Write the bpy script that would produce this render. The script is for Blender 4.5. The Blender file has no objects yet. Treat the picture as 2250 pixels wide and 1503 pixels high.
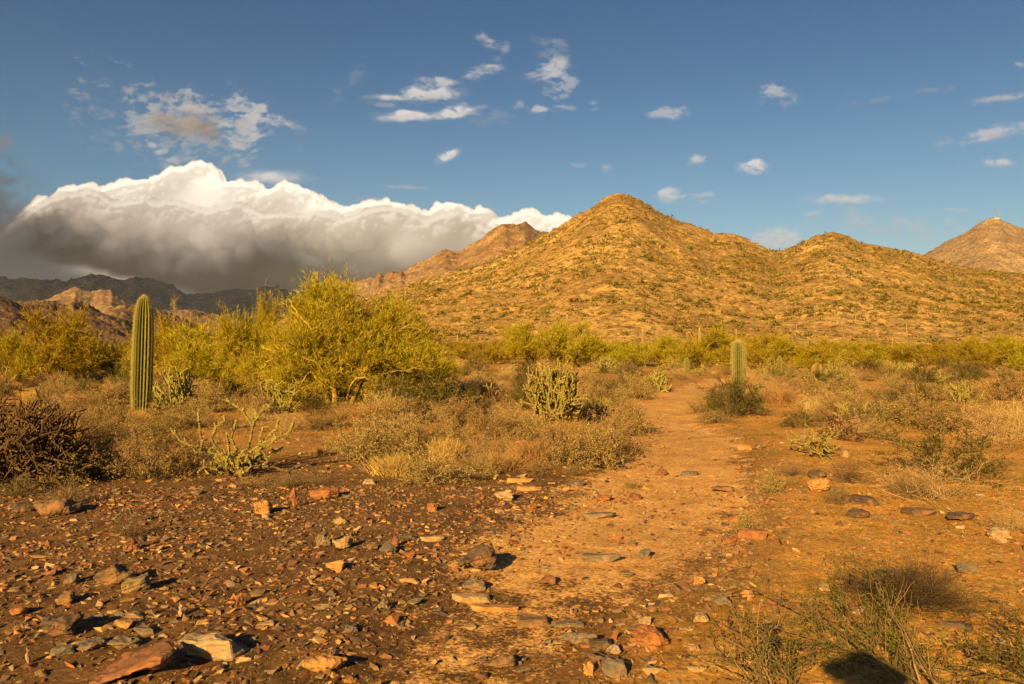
import bpy, bmesh, math, random
import numpy as np
from mathutils import Vector, Matrix, noise as mnoise

SC = bpy.context.scene
COL = SC.collection
F = 1750.0            # focal length of the photograph in its own pixels
CX, HY = 1125.0, 757.0
CAMH = 1.6
EXPO = 1.46
SUN_EL, SHADOW_AZ = 20.5, 22.5

# ------------------------------------------------------------------ camera
cam_d = bpy.data.cameras.new('camera'); cam = bpy.data.objects.new('camera', cam_d); COL.objects.link(cam)
cam.location = (0, 0, CAMH)
cam.rotation_euler = (math.radians(90) + math.atan((HY-751.5)/F), 0, 0)
cam_d.sensor_width = 36.0; cam_d.lens = F/2250*36.0
cam_d.clip_start = 0.05; cam_d.clip_end = 40000
SC.camera = cam

# ------------------------------------------------------------------ exposure
SC.view_settings.view_transform = 'Standard'; SC.view_settings.look = 'None'
SC.view_settings.gamma = 1; SC.view_settings.use_curve_mapping = False
SC.view_settings.exposure = EXPO

# ------------------------------------------------------------------ sun
sd = bpy.data.lights.new('sun', 'SUN'); sun = bpy.data.objects.new('sun', sd); COL.objects.link(sun)
sd.energy = 5.0; sd.angle = math.radians(0.55); sd.color = (1.0, 0.645, 0.20)
a = math.radians(SHADOW_AZ); e = math.radians(SUN_EL)
sun_dir = Vector((math.sin(a)*math.cos(e), math.cos(a)*math.cos(e), -math.sin(e)))   # the way light travels
sun.rotation_euler = sun_dir.to_track_quat('-Z', 'Y').to_euler()
sun.location = (-20, -40, 30)

# ------------------------------------------------------------------ numpy helpers
def _h(ix, iy, s):
    n = (ix.astype(np.int64)*374761393 + iy.astype(np.int64)*668265263 + s*974634777) & 0xffffffff
    n = ((n ^ (n >> 13)) * 1274126177) & 0xffffffff
    n = (n ^ (n >> 16)) & 0xffffffff
    return n.astype(np.float64)/4294967295.0
def vnoise(x, y, s=0):
    x = np.asarray(x, float); y = np.asarray(y, float)
    ix = np.floor(x); iy = np.floor(y); fx = x-ix; fy = y-iy
    fx = fx*fx*(3-2*fx); fy = fy*fy*(3-2*fy)
    a0 = _h(ix, iy, s); b0 = _h(ix+1, iy, s); c0 = _h(ix, iy+1, s); d0 = _h(ix+1, iy+1, s)
    return (a0*(1-fx)+b0*fx)*(1-fy)+(c0*(1-fx)+d0*fx)*fy
def fbm(x, y, s=0, o=4, g=0.5):
    r = 0; am = 1; t = 0
    for i in range(o):
        r = r+am*vnoise(x*2**i+i*17.3, y*2**i-i*9.1, s+i*31); t += am; am *= g
    return r/t
def sstep(a_, b_, x):
    t = np.clip((x-a_)/(b_-a_), 0, 1); return t*t*(3-2*t)
def blur(im, sg):
    h, w = im.shape[:2]; p = int(sg*3)+2
    pad = np.pad(im, ((p, p), (p, p)) + ((0, 0),)*(im.ndim-2), mode='edge')
    fy = np.fft.fftfreq(pad.shape[0])[:, None]; fx = np.fft.rfftfreq(pad.shape[1])[None, :]
    k = np.exp(-2*(math.pi*sg)**2*(fx*fx+fy*fy))
    if im.ndim == 3: return np.stack([blur(im[..., c], sg) for c in range(im.shape[2])], -1)
    return np.fft.irfft2(np.fft.rfft2(pad)*k, s=pad.shape)[p:p+h, p:p+w]

# ------------------------------------------------------------------ sky
def cloud_image():
    S = 0.6; X0, X1, Y0, Y1 = -1000, 3200, -520, 780
    W = int((X1-X0)*S); H = int((Y1-Y0)*S)
    px = X0+(np.arange(W)+.5)/S; py = Y0+(np.arange(H)+.5)/S
    PX, PY = np.meshgrid(px, py)
    rgb = np.zeros((H, W, 3)); al = np.zeros((H, W))
    def over(c, a_, w=(slice(None), slice(None))):
        a3 = a_[..., None]; r0 = rgb[w]; l0 = al[w]
        na = a_+l0*(1-a_)
        rgb[w] = np.where(na[..., None] > 1e-5, (np.asarray(c)*a3+r0*l0[..., None]*(1-a3))/np.maximum(na[..., None], 1e-5), np.asarray(c)*np.ones(r0.shape))
        al[w] = na
    def win(cx, cy, rx, ry):
        m = max(rx, ry)*3.2+20
        return (slice(max(int((cy-m-Y0)*S), 0), max(min(int((cy+m-Y0)*S), H), 1)), slice(max(int((cx-m-X0)*S), 0), max(min(int((cx+m-X0)*S), W), 1)))
    rng = np.random.default_rng(5)
    n1 = fbm(PX/60, PY/60, 3, 5); n2 = fbm(PX/26, PY/18, 8, 5); n3 = fbm(PX/11, PY/9, 12, 4); n4 = fbm(PX/140, PY/90, 22, 3); n5 = fbm((PX+30*n2)/22, (PY+30*n1)/9, 33, 5, .6)
    # -- thin veil low over the horizon
    veil = 0.22*sstep(470, 640, PY+60*(n4-.5))*sstep(950, 1500, PX)
    over((.43, .40, .38), veil)
    # -- small clouds : cx, cy, rx, ry, tilt(deg), strength, brightness, raggedness
    sm = [(945, 205, 62, 16, -4, 1.0, .60, .9), (965, 180, 40, 9, 3, .8, .55, .9), (865, 214, 52, 6, 2, .9, .6, .6), (900, 255, 62, 10, -2, 1.15, .62, .8),
          (1000, 247, 44, 12, -10, 1.15, .64, .8), (845, 229, 28, 6, 12, .4, .45, 1.2), (1064, 154, 34, 11, -12, .8, .56, 1.1), (1088, 96, 34, 13, 20, .62, .50, 1.2),
          (1055, 83, 26, 8, 10, .4, .45, 1.2), (1090, 128, 10, 9, 0, .35, .45, 1), (1216, 152, 26, 20, -12, .8, .60, 1.2), (1180, 171, 34, 9, 8, .45, .5, 1.4),
          (1236, 195, 26, 17, -25, .5, .55, 1.9), (1215, 120, 30, 22, 20, .25, .45, 1.8), (1183, 238, 24, 9, 0, .7, .58, 1.3), (1142, 234, 14, 8, 10, .4, .5, 1.4),
          (1240, 237, 20, 6, 0, .5, .5, 1.3), (1305, 231, 12, 7, 0, .4, .5, 1.4), (1075, 258, 50, 16, 0, .18, .42, 1.2), (985, 341, 25, 10, -28, 1.1, .66, .8),
          (1655, 366, 24, 12, -6, 1.05, .62, 1.1), (1533, 352, 18, 9, -10, .75, .55, 1.2), (1470, 250, 38, 9, -3, .6, .55, 1.5), (1708, 205, 38, 18, 6, .62, .55, 1.7),
          (1466, 431, 30, 13, 0, .75, .58, 1.2), (1545, 434, 30, 11, 10, .45, .5, 1.6), (1862, 437, 76, 9, 0, .85, .55, .6), (1778, 470, 18, 6, 0, .6, .5, .8),
          (1706, 530, 76, 20, 0, .75, .50, 1.0), (1850, 455, 50, 8, 10, .25, .45, 1.2), (1950, 495, 150, 20, 4, .42, .43, 1.5), (2105, 461, 24, 5, 0, .5, .5, .8),
          (2196, 357, 30, 9, 0, .8, .55, 1.0), (2190, 292, 95, 12, -12, .75, .52, .8), (2215, 214, 70, 8, -8, .6, .50, .8), (2245, 142, 14, 6, 0, .5, .5, 1.2),
          (1940, 218, 60, 5, -8, .2, .42, 1.2), (2060, 196, 50, 5, -6, .2, .42, 1.2), (595, 390, 68, 13, 0, 1.0, .60, .4), (890, 412, 46, 4, 3, .45, .5, .7),
          (1270, 362, 16, 5, 0, .3, .5, 1), (1332, 370, 12, 5, 0, .35, .5, 1.2), (820, 438, 40, 4, 0, .4, .5, 1), (762, 190, 60, 14, -50, .17, .38, 1.2), (1188, 95, 30, 9, 10, .12, .4, 1.5),
          (375, 285, 150, 62, 10, .45, .42, 2.2), (540, 275, 50, 42, 40, .62, .55, 1.8), (300, 262, 40, 22, 20, .45, .45, 2.0), (352, 340, 40, 12, 45, .6, .5, 1.2),
          (438, 268, 120, 40, 5, .5, .42, 1.6), (560, 258, 32, 8, 10, .5, .5, 1.2), (310, 205, 40, 9, 12, .2, .35, 1.5), (375, 345, 26, 10, 50, .45, .5, 1.2),
          (2420, 300, 120, 14, -10, .7, .5, .9), (2560, 150, 90, 12, 5, .5, .5, 1.2), (2800, 380, 130, 16, 0, .6, .5, 1.2), (-300, 250, 160, 50, 8, .5, .40, 1.6), (-700, 150, 140, 30, -5, .4, .42, 1.5),
          (700, -120, 130, 16, -6, .5, .5, 1.2), (1800, -200, 160, 20, 4, .45, .5, 1.4), (1500, -520, 200, 22, 0, .4, .5, 1.4), (3200, 100, 170, 22, 6, .5, .5, 1.3)]
    def ell(cx, cy, rx, ry, t, rag, w):
        t = math.radians(t); dx = PX[w]-cx; dy = PY[w]-cy
        u = (dx*math.cos(t)+dy*math.sin(t))/rx; v = (-dx*math.sin(t)+dy*math.cos(t))/ry
        u = u+(n1[w]-.5)*.9*rag; v = v+(n2[w]-.5)*1.7*rag
        return u*u+v*v, v
    for cx, cy, rx, ry, t, st, br, rag in sm:
        w = win(cx, cy, rx, ry)
        q, v = ell(cx, cy, rx, ry, t, rag, w)
        d = np.exp(-q*.8)
        d = d*(1+rag*1.2*((n2[w]-.5)+(n5[w]-.5)*2.3))
        aa = np.clip(sstep(.08, 1.12, d)*st*1.0, 0, 1)
        b = br*(1.0-.10*np.clip(v, -1, 1)+.25*(n3[w]-.5))
        over(b[..., None]*np.array([1.0, .93, .88]), aa*.86, w)
    for cx, cy, rx, ry, t, st, br in [(405, 272, 78, 28, 8, .95, .30), (455, 284, 42, 26, 15, .85, .235), (350, 262, 30, 14, 0, .7, .30), (430, 243, 34, 14, 5, .6, .42)]:
        w = win(cx, cy, rx, ry)
        q, v = ell(cx, cy, rx, ry, t, .9, w); d = np.exp(-q)*(1+.9*(n5[w]-.5))
        over((br*(1-.15*v+.5*(n5[w]-.5)))[..., None]*np.array([1.0, .84, .74]), np.clip(sstep(.12, .9, d)*st, 0, 1), w)
    # -- left dark bank
    for cx, cy, rx, ry, st, c in [(-60, 450, 130, 110, .9, (.10, .105, .12)), (-300, 470, 260, 120, .95, (.11, .11, .115)), (8, 310, 22, 16, .6, (.20, .17, .17)),
                                  (30, 600, 150, 70, .9, (.11, .12, .135)), (-600, 520, 350, 120, .95, (.14, .13, .13)), (-1000, 560, 350, 110, .9, (.17, .155, .15))]:
        w = win(cx, cy, rx, ry)
        q, v = ell(cx, cy, rx, ry, 0, .8, w); d = np.exp(-q*.9)*(1+.6*(n5[w]-.5))
        over(np.array(c), np.clip(sstep(.1, .95, d)*st, 0, 1), w)
    # -- light gap and grey sheet under the storm cloud
    low = sstep(520, 575, PY-20*(n1-.5))*(1-sstep(960, 1180, PX+90*(n1-.5)))*sstep(-900, -500, PX)
    gap = np.exp(-(((PX-255)/95)**2+((PY-604-(PX-255)*.19)/16)**2))*1.2
    cgap = (np.array([.062, .062, .070])*(0.8+.4*n1)[..., None])*(1-np.clip(gap, 0, 1)[..., None])+np.array([.36, .29, .22])*np.clip(gap, 0, 1)[..., None]
    over(cgap, low*.93)
    # -- the big cumulus
    top = [(-60, 560), (0, 508), (20, 488), (45, 470), (70, 448), (85, 436), (100, 432), (112, 440), (130, 418), (160, 412), (195, 404), (222, 414), (250, 404), (280, 397), (330, 392),
           (358, 382), (375, 367), (400, 370), (418, 362), (435, 355), (455, 358), (468, 366), (482, 382), (490, 402), (512, 398), (540, 400), (560, 404), (585, 418), (604, 412), (622, 399),
           (640, 404), (660, 412), (682, 418), (702, 432), (730, 448), (755, 458), (790, 448), (820, 444), (850, 442), (885, 448), (915, 460), (942, 470), (955, 452), (985, 444),
           (1012, 448), (1040, 462), (1056, 456), (1078, 462), (1092, 484), (1125, 476), (1150, 462), (1172, 464), (1200, 478), (1228, 474), (1260, 482), (1300, 500), (1360, 530), (1420, 600)]
    front = [(-60, 570), (0, 512), (20, 492), (50, 474), (75, 455), (100, 441), (135, 428), (165, 424), (200, 418), (225, 428), (250, 446), (285, 441), (320, 436), (345, 446), (385, 440), (420, 452), (455, 462), (480, 455), (515, 447), (550, 458), (580, 472), (620, 466), (655, 474), (690, 462), (725, 470), (755, 482),
             (790, 470), (825, 456), (860, 454), (900, 462), (935, 484), (965, 472), (1000, 466), (1035, 480), (1070, 500), (1110, 512), (1150, 505), (1200, 520), (1260, 535), (1320, 570), (1420, 640)]
    def cumulus(top, gain, gtop):
        tx = np.array([p[0] for p in top], float); ty = np.array([p[1] for p in top], float)
        Z = np.full((H, W), -1e3)
        def ball(cx, cy, z, r):
            x = (cx-X0)*S; y = (cy-Y0)*S; rr = r*S
            i0, i1 = max(int(y-rr), 0), min(int(y+rr)+2, H); j0, j1 = max(int(x-rr), 0), min(int(x+rr)+2, W)
            if i0 >= i1 or j0 >= j1: return
            yy, xx = np.ogrid[i0:i1, j0:j1]
            q = rr*rr-(xx+.5-x)**2-(yy+.5-y)**2
            zz = np.where(q > 0, z+np.sqrt(np.maximum(q, 0))/S, -1e3)
            Z[i0:i1, j0:j1] = np.maximum(Z[i0:i1, j0:j1], zz)
        def zat(cx, cy):
            i = min(max(int((cy-Y0)*S), 0), H-1); j = min(max(int((cx-X0)*S), 0), W-1); return Z[i, j]
        def fit(cx, cy, r):
            xs = np.linspace(cx-r, cx+r, 7); t = np.interp(xs, tx, ty)
            return np.all(cy-np.sqrt(np.maximum(r*r-(xs-cx)**2, 0)) >= t-2)
        def put(n, r0, r1, ymax, sit, zlow=0):
            for _ in range(n):
                r = rng.uniform(r0, r1); cx = rng.uniform(-40, 1370); t = np.interp(cx, tx, ty)
                cy = t+r*rng.uniform(.9, 1.6) if rng.random() < .45 else rng.uniform(t+r, max(ymax, t+r+2))
                k = 0
                while not fit(cx, cy, r) and k < 8: cy += r*.25; k += 1
                if k == 8 or cy > ymax+20: continue
                z = zat(cx, cy)
                if sit is None or z < -500: z0 = (cy-t)*.55+rng.uniform(-18, 18) if r > 20 else (cy-t)*.55
                else: z0 = z-r*sit
                ball(cx, cy, z0, r)
        put(900, 28, 62, 640, None)
        for cx in np.arange(-50, 1380, 5.0):
            r = rng.uniform(9, 24); t = np.interp(cx, tx, ty); ball(cx, t+r*rng.uniform(.92, 1.1), r*.3+rng.uniform(-6, 6), r)
        for cx in np.arange(-40, 1370, 4.0):
            if vnoise(cx/28, 0, 91) < .35: continue
            r = rng.uniform(3.5, 10); t = np.interp(cx, tx, ty); ball(cx, t+r*rng.uniform(-.1, .9), rng.uniform(-6, 6), r)
        put(1000, 14, 28, 600, .45)
        put(1900, 6, 13, 545, .5)
        put(4200, 3, 6.5, 510, .55)
        cover = (Z > -500).astype(float)
        wx = np.interp(PX, tx, ty)
        cover = np.maximum(cover, ((PY > wx+34) & (PX > -30) & (PX < 1380)).astype(float))
        mk = (Z > -500).astype(float); Zc = np.where(Z > -500, Z, 0)
        def nb(sg): return blur(Zc, sg)/np.maximum(blur(mk, sg), .02)
        Zc = np.where(mk > 0, Zc, nb(8)); mk[:] = 1
        Zs = blur(Zc, .8)*.6+blur(Zc, 2.6)*.4
        gy, gx = np.gradient(Zs); gx *= S; gy *= S
        gz = 1/np.sqrt(1+gx*gx+gy*gy); nx = -gx*gz; ny = gy*gz
        L = np.array([-.50, .62, .60]); L /= np.linalg.norm(L)
        lam = np.clip(nx*L[0]+ny*L[1]+gz*L[2], 0, 1)
        lam = np.clip(blur(lam, .6), 0, 1)
        cav = np.clip((Zs-blur(Zc, 8))/14, -1, 1)
        big = blur(Zc, 16); gby, gbx = np.gradient(big); gb = 1/np.sqrt(1+(gbx*S)**2+(gby*S)**2)
        blam = np.clip((-gbx*S*L[0]+gby*S*L[1]+L[2])*gb, 0, 1)
        yt = np.interp(PX, [-60, 0, 60, 120, 250, 400, 470, 560, 700, 800, 900, 1000, 1100, 1300], [470, 478, 478, 498, 530, 555, 560, 520, 560, 575, 585, 590, 640, 700])
        # lit lobes that reach down in front of the dark base
        lob = np.zeros_like(PX)
        for cx, cy, rx, ry in [(560, 518, 95, 30), (360, 500, 150, 45), (900, 560, 110, 26), (700, 500, 90, 40), (1010, 540, 110, 34)]:
            lob = np.maximum(lob, np.exp(-(((PX-cx)/rx)**2+((PY-cy)/ry)**2)))
        dep = (PY-yt+26*(n1-.5)*2+22*(n2-.5)-18*cav-26*lob)/46.0
        shade = 1-sstep(-1.5, 1.3, dep)
        hgt = np.clip((PY-wx)/(np.maximum(yt-wx, 30)), 0, 1.4)
        lo_ = sstep(.1, .75, (PY-wx)/90.0); lam = lam*(1-.9*lo_)+np.clip(blur(lam, 11), 0, 1)*.9*lo_; cav = cav*(1-.8*lo_)
        lum = (.40+.66*lam)*(.80+.34*blam)*(1+.10*cav)
        lum = lum*(1.42-.86*sstep(.05, 1.15, hgt+.35*(n4-.5)))*(.90+.20*n4)*np.interp(PX, [-60, 60, 250, 420, 700, 1000, 1300], [.55, .66, .86, 1.03, .98, .86, 1.08])
        base = .036+.030*(n1-.5)+.03*(n2-.5)*shade+np.interp(PX, [0, 350, 800, 1000, 1200], [.0, .0, .012, .05, .14])+.05*sstep(560, 650, PY)*sstep(500, 1000, PX)
        lum = gain*(1-np.exp(-1.75*lum))
        lum = lum*gtop
        v = base*(1-shade)+np.clip(lum, 0, 1.1)*shade
        v = v*(1-.45*lo_)+blur(v, 7)*.45*lo_
        t = np.clip(v, 0, 1)[..., None]
        cd = np.array([1.0, .885, .83]); cm = np.array([1.0, .84, .69]); cb = np.array([1.0, .935, .83])
        tint = np.where(t < .35, cd+(cm-cd)*np.clip(t-.08, 0, .27)/.27, cm+(cb-cm)*np.clip((t-.35)/.5, 0, 1))
        colr = np.clip(v[..., None]*tint, 0, .95)*np.array([1.03, .965, .89])
        a_ = blur(cover, 1.0)
        if gtop < 1: w_ = sstep(.45, .62, vnoise(PX/70, PY*0, 61)+.25*(n1-.5)); a_ = a_*(1-w_)+blur(cover, 7)*w_
        a_ = sstep(.30, .85, a_+.35*(n3-.5)*(1-np.abs(2*a_-1)))
        bot = np.interp(PX, [-60, 0, 90, 170, 260, 330, 400, 470, 900, 1100, 1400], [540, 548, 568, 586, 600, 616, 634, 655, 800, 800, 800])
        a_ = a_*(1-sstep(-14, 14, PY-bot+26*(n1-.5)+10*(n2-.5)))
        a_ = a_*(1-sstep(1080, 1380, PX)*sstep(480, 560, PY))*sstep(-60, 40, PX+60*(n1-.5))
        over(colr, a_)
    cumulus(top, 1.10, 1.0)
    cumulus(front, 1.0, .80)
    for cx, cy, rx, ry, st, c in [(-50, 545, 110, 60, .95, (.085, .083, .088)), (-120, 440, 130, 90, .9, (.11, .11, .12)), (25, 575, 90, 26, .8, (.075, .073, .078)), (15, 500, 55, 40, .55, (.12, .11, .11))]:
        w = win(cx, cy, rx, ry); q, v_ = ell(cx, cy, rx, ry, 0, .9, w); d = np.exp(-q*.9)*(1+.6*(n5[w]-.5)); over(np.array(c), np.clip(sstep(.1, .95, d)*st, 0, 1), w)
    # fade the canvas edges
    edge = sstep(-1000, -700, PX)*(1-sstep(2900, 3200, PX))*sstep(-520, -350, PY)
    al = al*edge
    out = np.zeros((H, W, 4), np.float32)
    out[..., :3] = rgb; out[..., 3] = al
    out = out[::-1]
    im = bpy.data.images.new('sky_clouds', W, H, alpha=True, float_buffer=True)
    im.colorspace_settings.name = 'Linear Rec.709'
    im.alpha_mode = 'CHANNEL_PACKED'
    im.pixels.foreach_set(np.ascontiguousarray(out).ravel()); im.update()
    return im, (X0, X1, Y0, Y1)

world = bpy.data.worlds.new('World'); SC.world = world; world.use_nodes = True
nt = world.node_tree; nt.nodes.clear()
def N(tree, typ, **kw):
    n = tree.nodes.new(typ)
    for k, v in kw.items():
        if k == 'ins':
            for i, val in v.items(): n.inputs[i].default_value = val
        else: setattr(n, k, v)
    return n
def math_(tree, op, a_, b_=None, c_=None):
    n = tree.nodes.new('ShaderNodeMath'); n.operation = op
    for i, v in enumerate((a_, b_, c_)):
        if v is None: continue
        if isinstance(v, (int, float)): n.inputs[i].default_value = v
        else: tree.links.new(v, n.inputs[i])
    return n.outputs[0]
SKY_STR = 0.05
wo = N(nt, 'ShaderNodeOutputWorld'); bg = N(nt, 'ShaderNodeBackground'); bg.inputs[1].default_value = SKY_STR
sky = N(nt, 'ShaderNodeTexSky'); sky.sky_type = 'NISHITA'; sky.sun_disc = False
sky.sun_elevation = math.radians(SUN_EL); sky.sun_rotation = math.radians(180+SHADOW_AZ)
sky.altitude = 600; sky.air_density = 1.0; sky.dust_density = 2.0; sky.ozone_density = 2.2
tc = N(nt, 'ShaderNodeTexCoord'); sp = N(nt, 'ShaderNodeSeparateXYZ'); nt.links.new(tc.outputs['Generated'], sp.inputs[0])
im, (X0, X1, Y0, Y1) = cloud_image()
ysafe = math_(nt, 'MAXIMUM', sp.outputs[1], 0.02)
u = math_(nt, 'DIVIDE', sp.outputs[0], ysafe); v = math_(nt, 'DIVIDE', sp.outputs[2], ysafe)
U = math_(nt, 'DIVIDE', math_(nt, 'SUBTRACT', math_(nt, 'MULTIPLY_ADD', u, F, CX), X0), X1-X0)
V = math_(nt, 'DIVIDE', math_(nt, 'ADD', math_(nt, 'MULTIPLY_ADD', v, F, -HY), Y1), Y1-Y0)
cmb = N(nt, 'ShaderNodeCombineXYZ'); nt.links.new(U, cmb.inputs[0]); nt.links.new(V, cmb.inputs[1])
it = N(nt, 'ShaderNodeTexImage', image=im, extension='CLIP', interpolation='Cubic'); nt.links.new(cmb.outputs[0], it.inputs[0])
amask = math_(nt, 'MULTIPLY', it.outputs[1], math_(nt, 'GREATER_THAN', sp.outputs[1], 0.1))
sc_ = N(nt, 'ShaderNodeVectorMath', operation='SCALE'); nt.links.new(it.outputs[0], sc_.inputs[0]); sc_.inputs[3].default_value = 1.17/(SKY_STR*2**EXPO)
tint = N(nt, 'ShaderNodeVectorMath', operation='MULTIPLY'); nt.links.new(sky.outputs[0], tint.inputs[0]); tint.inputs[1].default_value = (.56, .56, .56)
SKY_TINT = tint
mx = N(nt, 'ShaderNodeMix', data_type='RGBA'); el_ = N(nt, 'ShaderNodeMapRange'); el_.interpolation_type = 'SMOOTHSTEP'; nt.links.new(sp.outputs[2], el_.inputs[0])
for i_, v_ in zip((1, 2, 3, 4), (0.0, 0.42, 1.0, 0.0)): el_.inputs[i_].default_value = v_
gr = N(nt, 'ShaderNodeMix', data_type='RGBA'); nt.links.new(el_.outputs[0], gr.inputs[0]); gr.inputs[6].default_value = (.235, .405, .505, 1); gr.inputs[7].default_value = (.60, .70, .65, 1)
nt.links.new(gr.outputs[2], tint.inputs[1])
nt.links.new(amask, mx.inputs[0]); nt.links.new(tint.outputs[0], mx.inputs[6]); nt.links.new(sc_.outputs[0], mx.inputs[7])
nt.links.new(mx.outputs[2], bg.inputs[0]); nt.links.new(bg.outputs[0], wo.inputs[0])

# ------------------------------------------------------------------ materials
def new_mat(name):
    m = bpy.data.materials.new(name); m.use_nodes = True; t = m.node_tree; t.nodes.clear()
    o = N(t, 'ShaderNodeOutputMaterial'); b = N(t, 'ShaderNodeBsdfPrincipled'); t.links.new(b.outputs[0], o.inputs[0])
    b.inputs['Roughness'].default_value = .9
    b.inputs['Specular IOR Level'].default_value = .15
    return m, t, b, o
def noise_n(t, scale, detail=6, rough=.6, vec=None, dist=0):
    n = N(t, 'ShaderNodeTexNoise'); n.inputs['Scale'].default_value = scale; n.inputs['Detail'].default_value = detail
    n.inputs['Roughness'].default_value = rough; n.inputs['Distortion'].default_value = dist
    if vec is not None: t.links.new(vec, n.inputs['Vector'])
    return n.outputs[0]
def ramp(t, fac, stops, interp='LINEAR'):
    n = N(t, 'ShaderNodeValToRGB'); n.color_ramp.interpolation = interp
    el = n.color_ramp.elements
    while len(el) < len(stops): el.new(.5)
    for i, (p, c) in enumerate(stops):
        el[i].position = p; el[i].color = tuple(c)+(1,) if len(c) == 3 else c
    t.links.new(fac, n.inputs[0]); return n.outputs[0]
def mixc(t, fac, a_, b_, mode='MIX'):
    n = N(t, 'ShaderNodeMix', data_type='RGBA', blend_type=mode)
    if isinstance(fac, (int, float)): n.inputs[0].default_value = fac
    else: t.links.new(fac, n.inputs[0])
    for i, v in ((6, a_), (7, b_)):
        if isinstance(v, tuple): n.inputs[i].default_value = v+(1,) if len(v) == 3 else v
        else: t.links.new(v, n.inputs[i])
    return n.outputs[2]
def bump(t, b, h, strength, dist):
    n = N(t, 'ShaderNodeBump'); n.inputs['Strength'].default_value = strength; n.inputs['Distance'].default_value = dist
    t.links.new(h, n.inputs['Height']); t.links.new(n.outputs[0], b.inputs['Normal'])
def pos(t): return N(t, 'ShaderNodeNewGeometry').outputs['Position']
def objc(t): return N(t, 'ShaderNodeTexCoord').outputs['Object']
def attr(t, name, out='Color'): return N(t, 'ShaderNodeAttribute', attribute_name=name).outputs[out]

def leaf_material(name, col, trans=.35, var=.35, use_attr=True):
    m, t, b, o = new_mat(name)
    oi = N(t, 'ShaderNodeObjectInfo')
    c = mixc(t, 1.0, col, attr(t, 'tint'), 'MULTIPLY')
    hs = N(t, 'ShaderNodeHueSaturation'); t.links.new(c, hs.inputs['Color'])
    t.links.new(math_(t, 'MULTIPLY_ADD', oi.outputs['Random'], var, 1-var/2), hs.inputs['Value'])
    t.links.new(math_(t, 'MULTIPLY_ADD', oi.outputs['Random'], .03, .485), hs.inputs['Hue'])
    t.links.new(hs.outputs[0], b.inputs['Base Color'])
    tr = N(t, 'ShaderNodeBsdfTranslucent'); t.links.new(hs.outputs[0], tr.inputs[0])
    ms = N(t, 'ShaderNodeMixShader'); ms.inputs[0].default_value = trans
    t.links.new(b.outputs[0], ms.inputs[1]); t.links.new(tr.outputs[0], ms.inputs[2]); t.links.new(ms.outputs[0], o.inputs[0])
    return m
M = {}
M['palo_leaf'] = leaf_material('palo_verde_leaf', (.31, .240, .013), .38, .22)
M['palo_bark'] = leaf_material('palo_verde_bark', (.27, .19, .045), 0, .1)
M['bursage_leaf'] = leaf_material('bursage_leaf', (.34, .235, .085), .2)
M['twig'] = leaf_material('twig_bark', (.13, .085, .045), 0)
M['pale_twig'] = leaf_material('pale_twig_bark', (.30, .195, .095), 0)
M['dry_grass'] = leaf_material('dry_grass_blade', (.42, .26, .09), .2)
M['creosote_leaf'] = leaf_material('creosote_leaf', (.065, .068, .010), .25)
M['cholla_joint'] = leaf_material('cholla_joint', (.20, .172, .042), 0, .15)
M['cholla_dead'] = leaf_material('cholla_dead_wood', (.12, .068, .038), 0, .15)
M['dead_stem'] = leaf_material('dead_stem_bark', (.045, .028, .016), 0)
M['spine'] = leaf_material('cactus_spine', (.42, .33, .16), .2, .1)
M['saguaro'] = leaf_material('saguaro_skin', (.070, .080, .017), 0, .12)
M['barrel'] = leaf_material('barrel_cactus_skin', (.12, .095, .025), 0, .12)
M['hill_shrub'] = leaf_material('hill_shrub_leaf', (.155, .118, .026), .2, .5)
M['cover'] = leaf_material('ground_cover_blade', (.085, .075, .018), .2)

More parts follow.
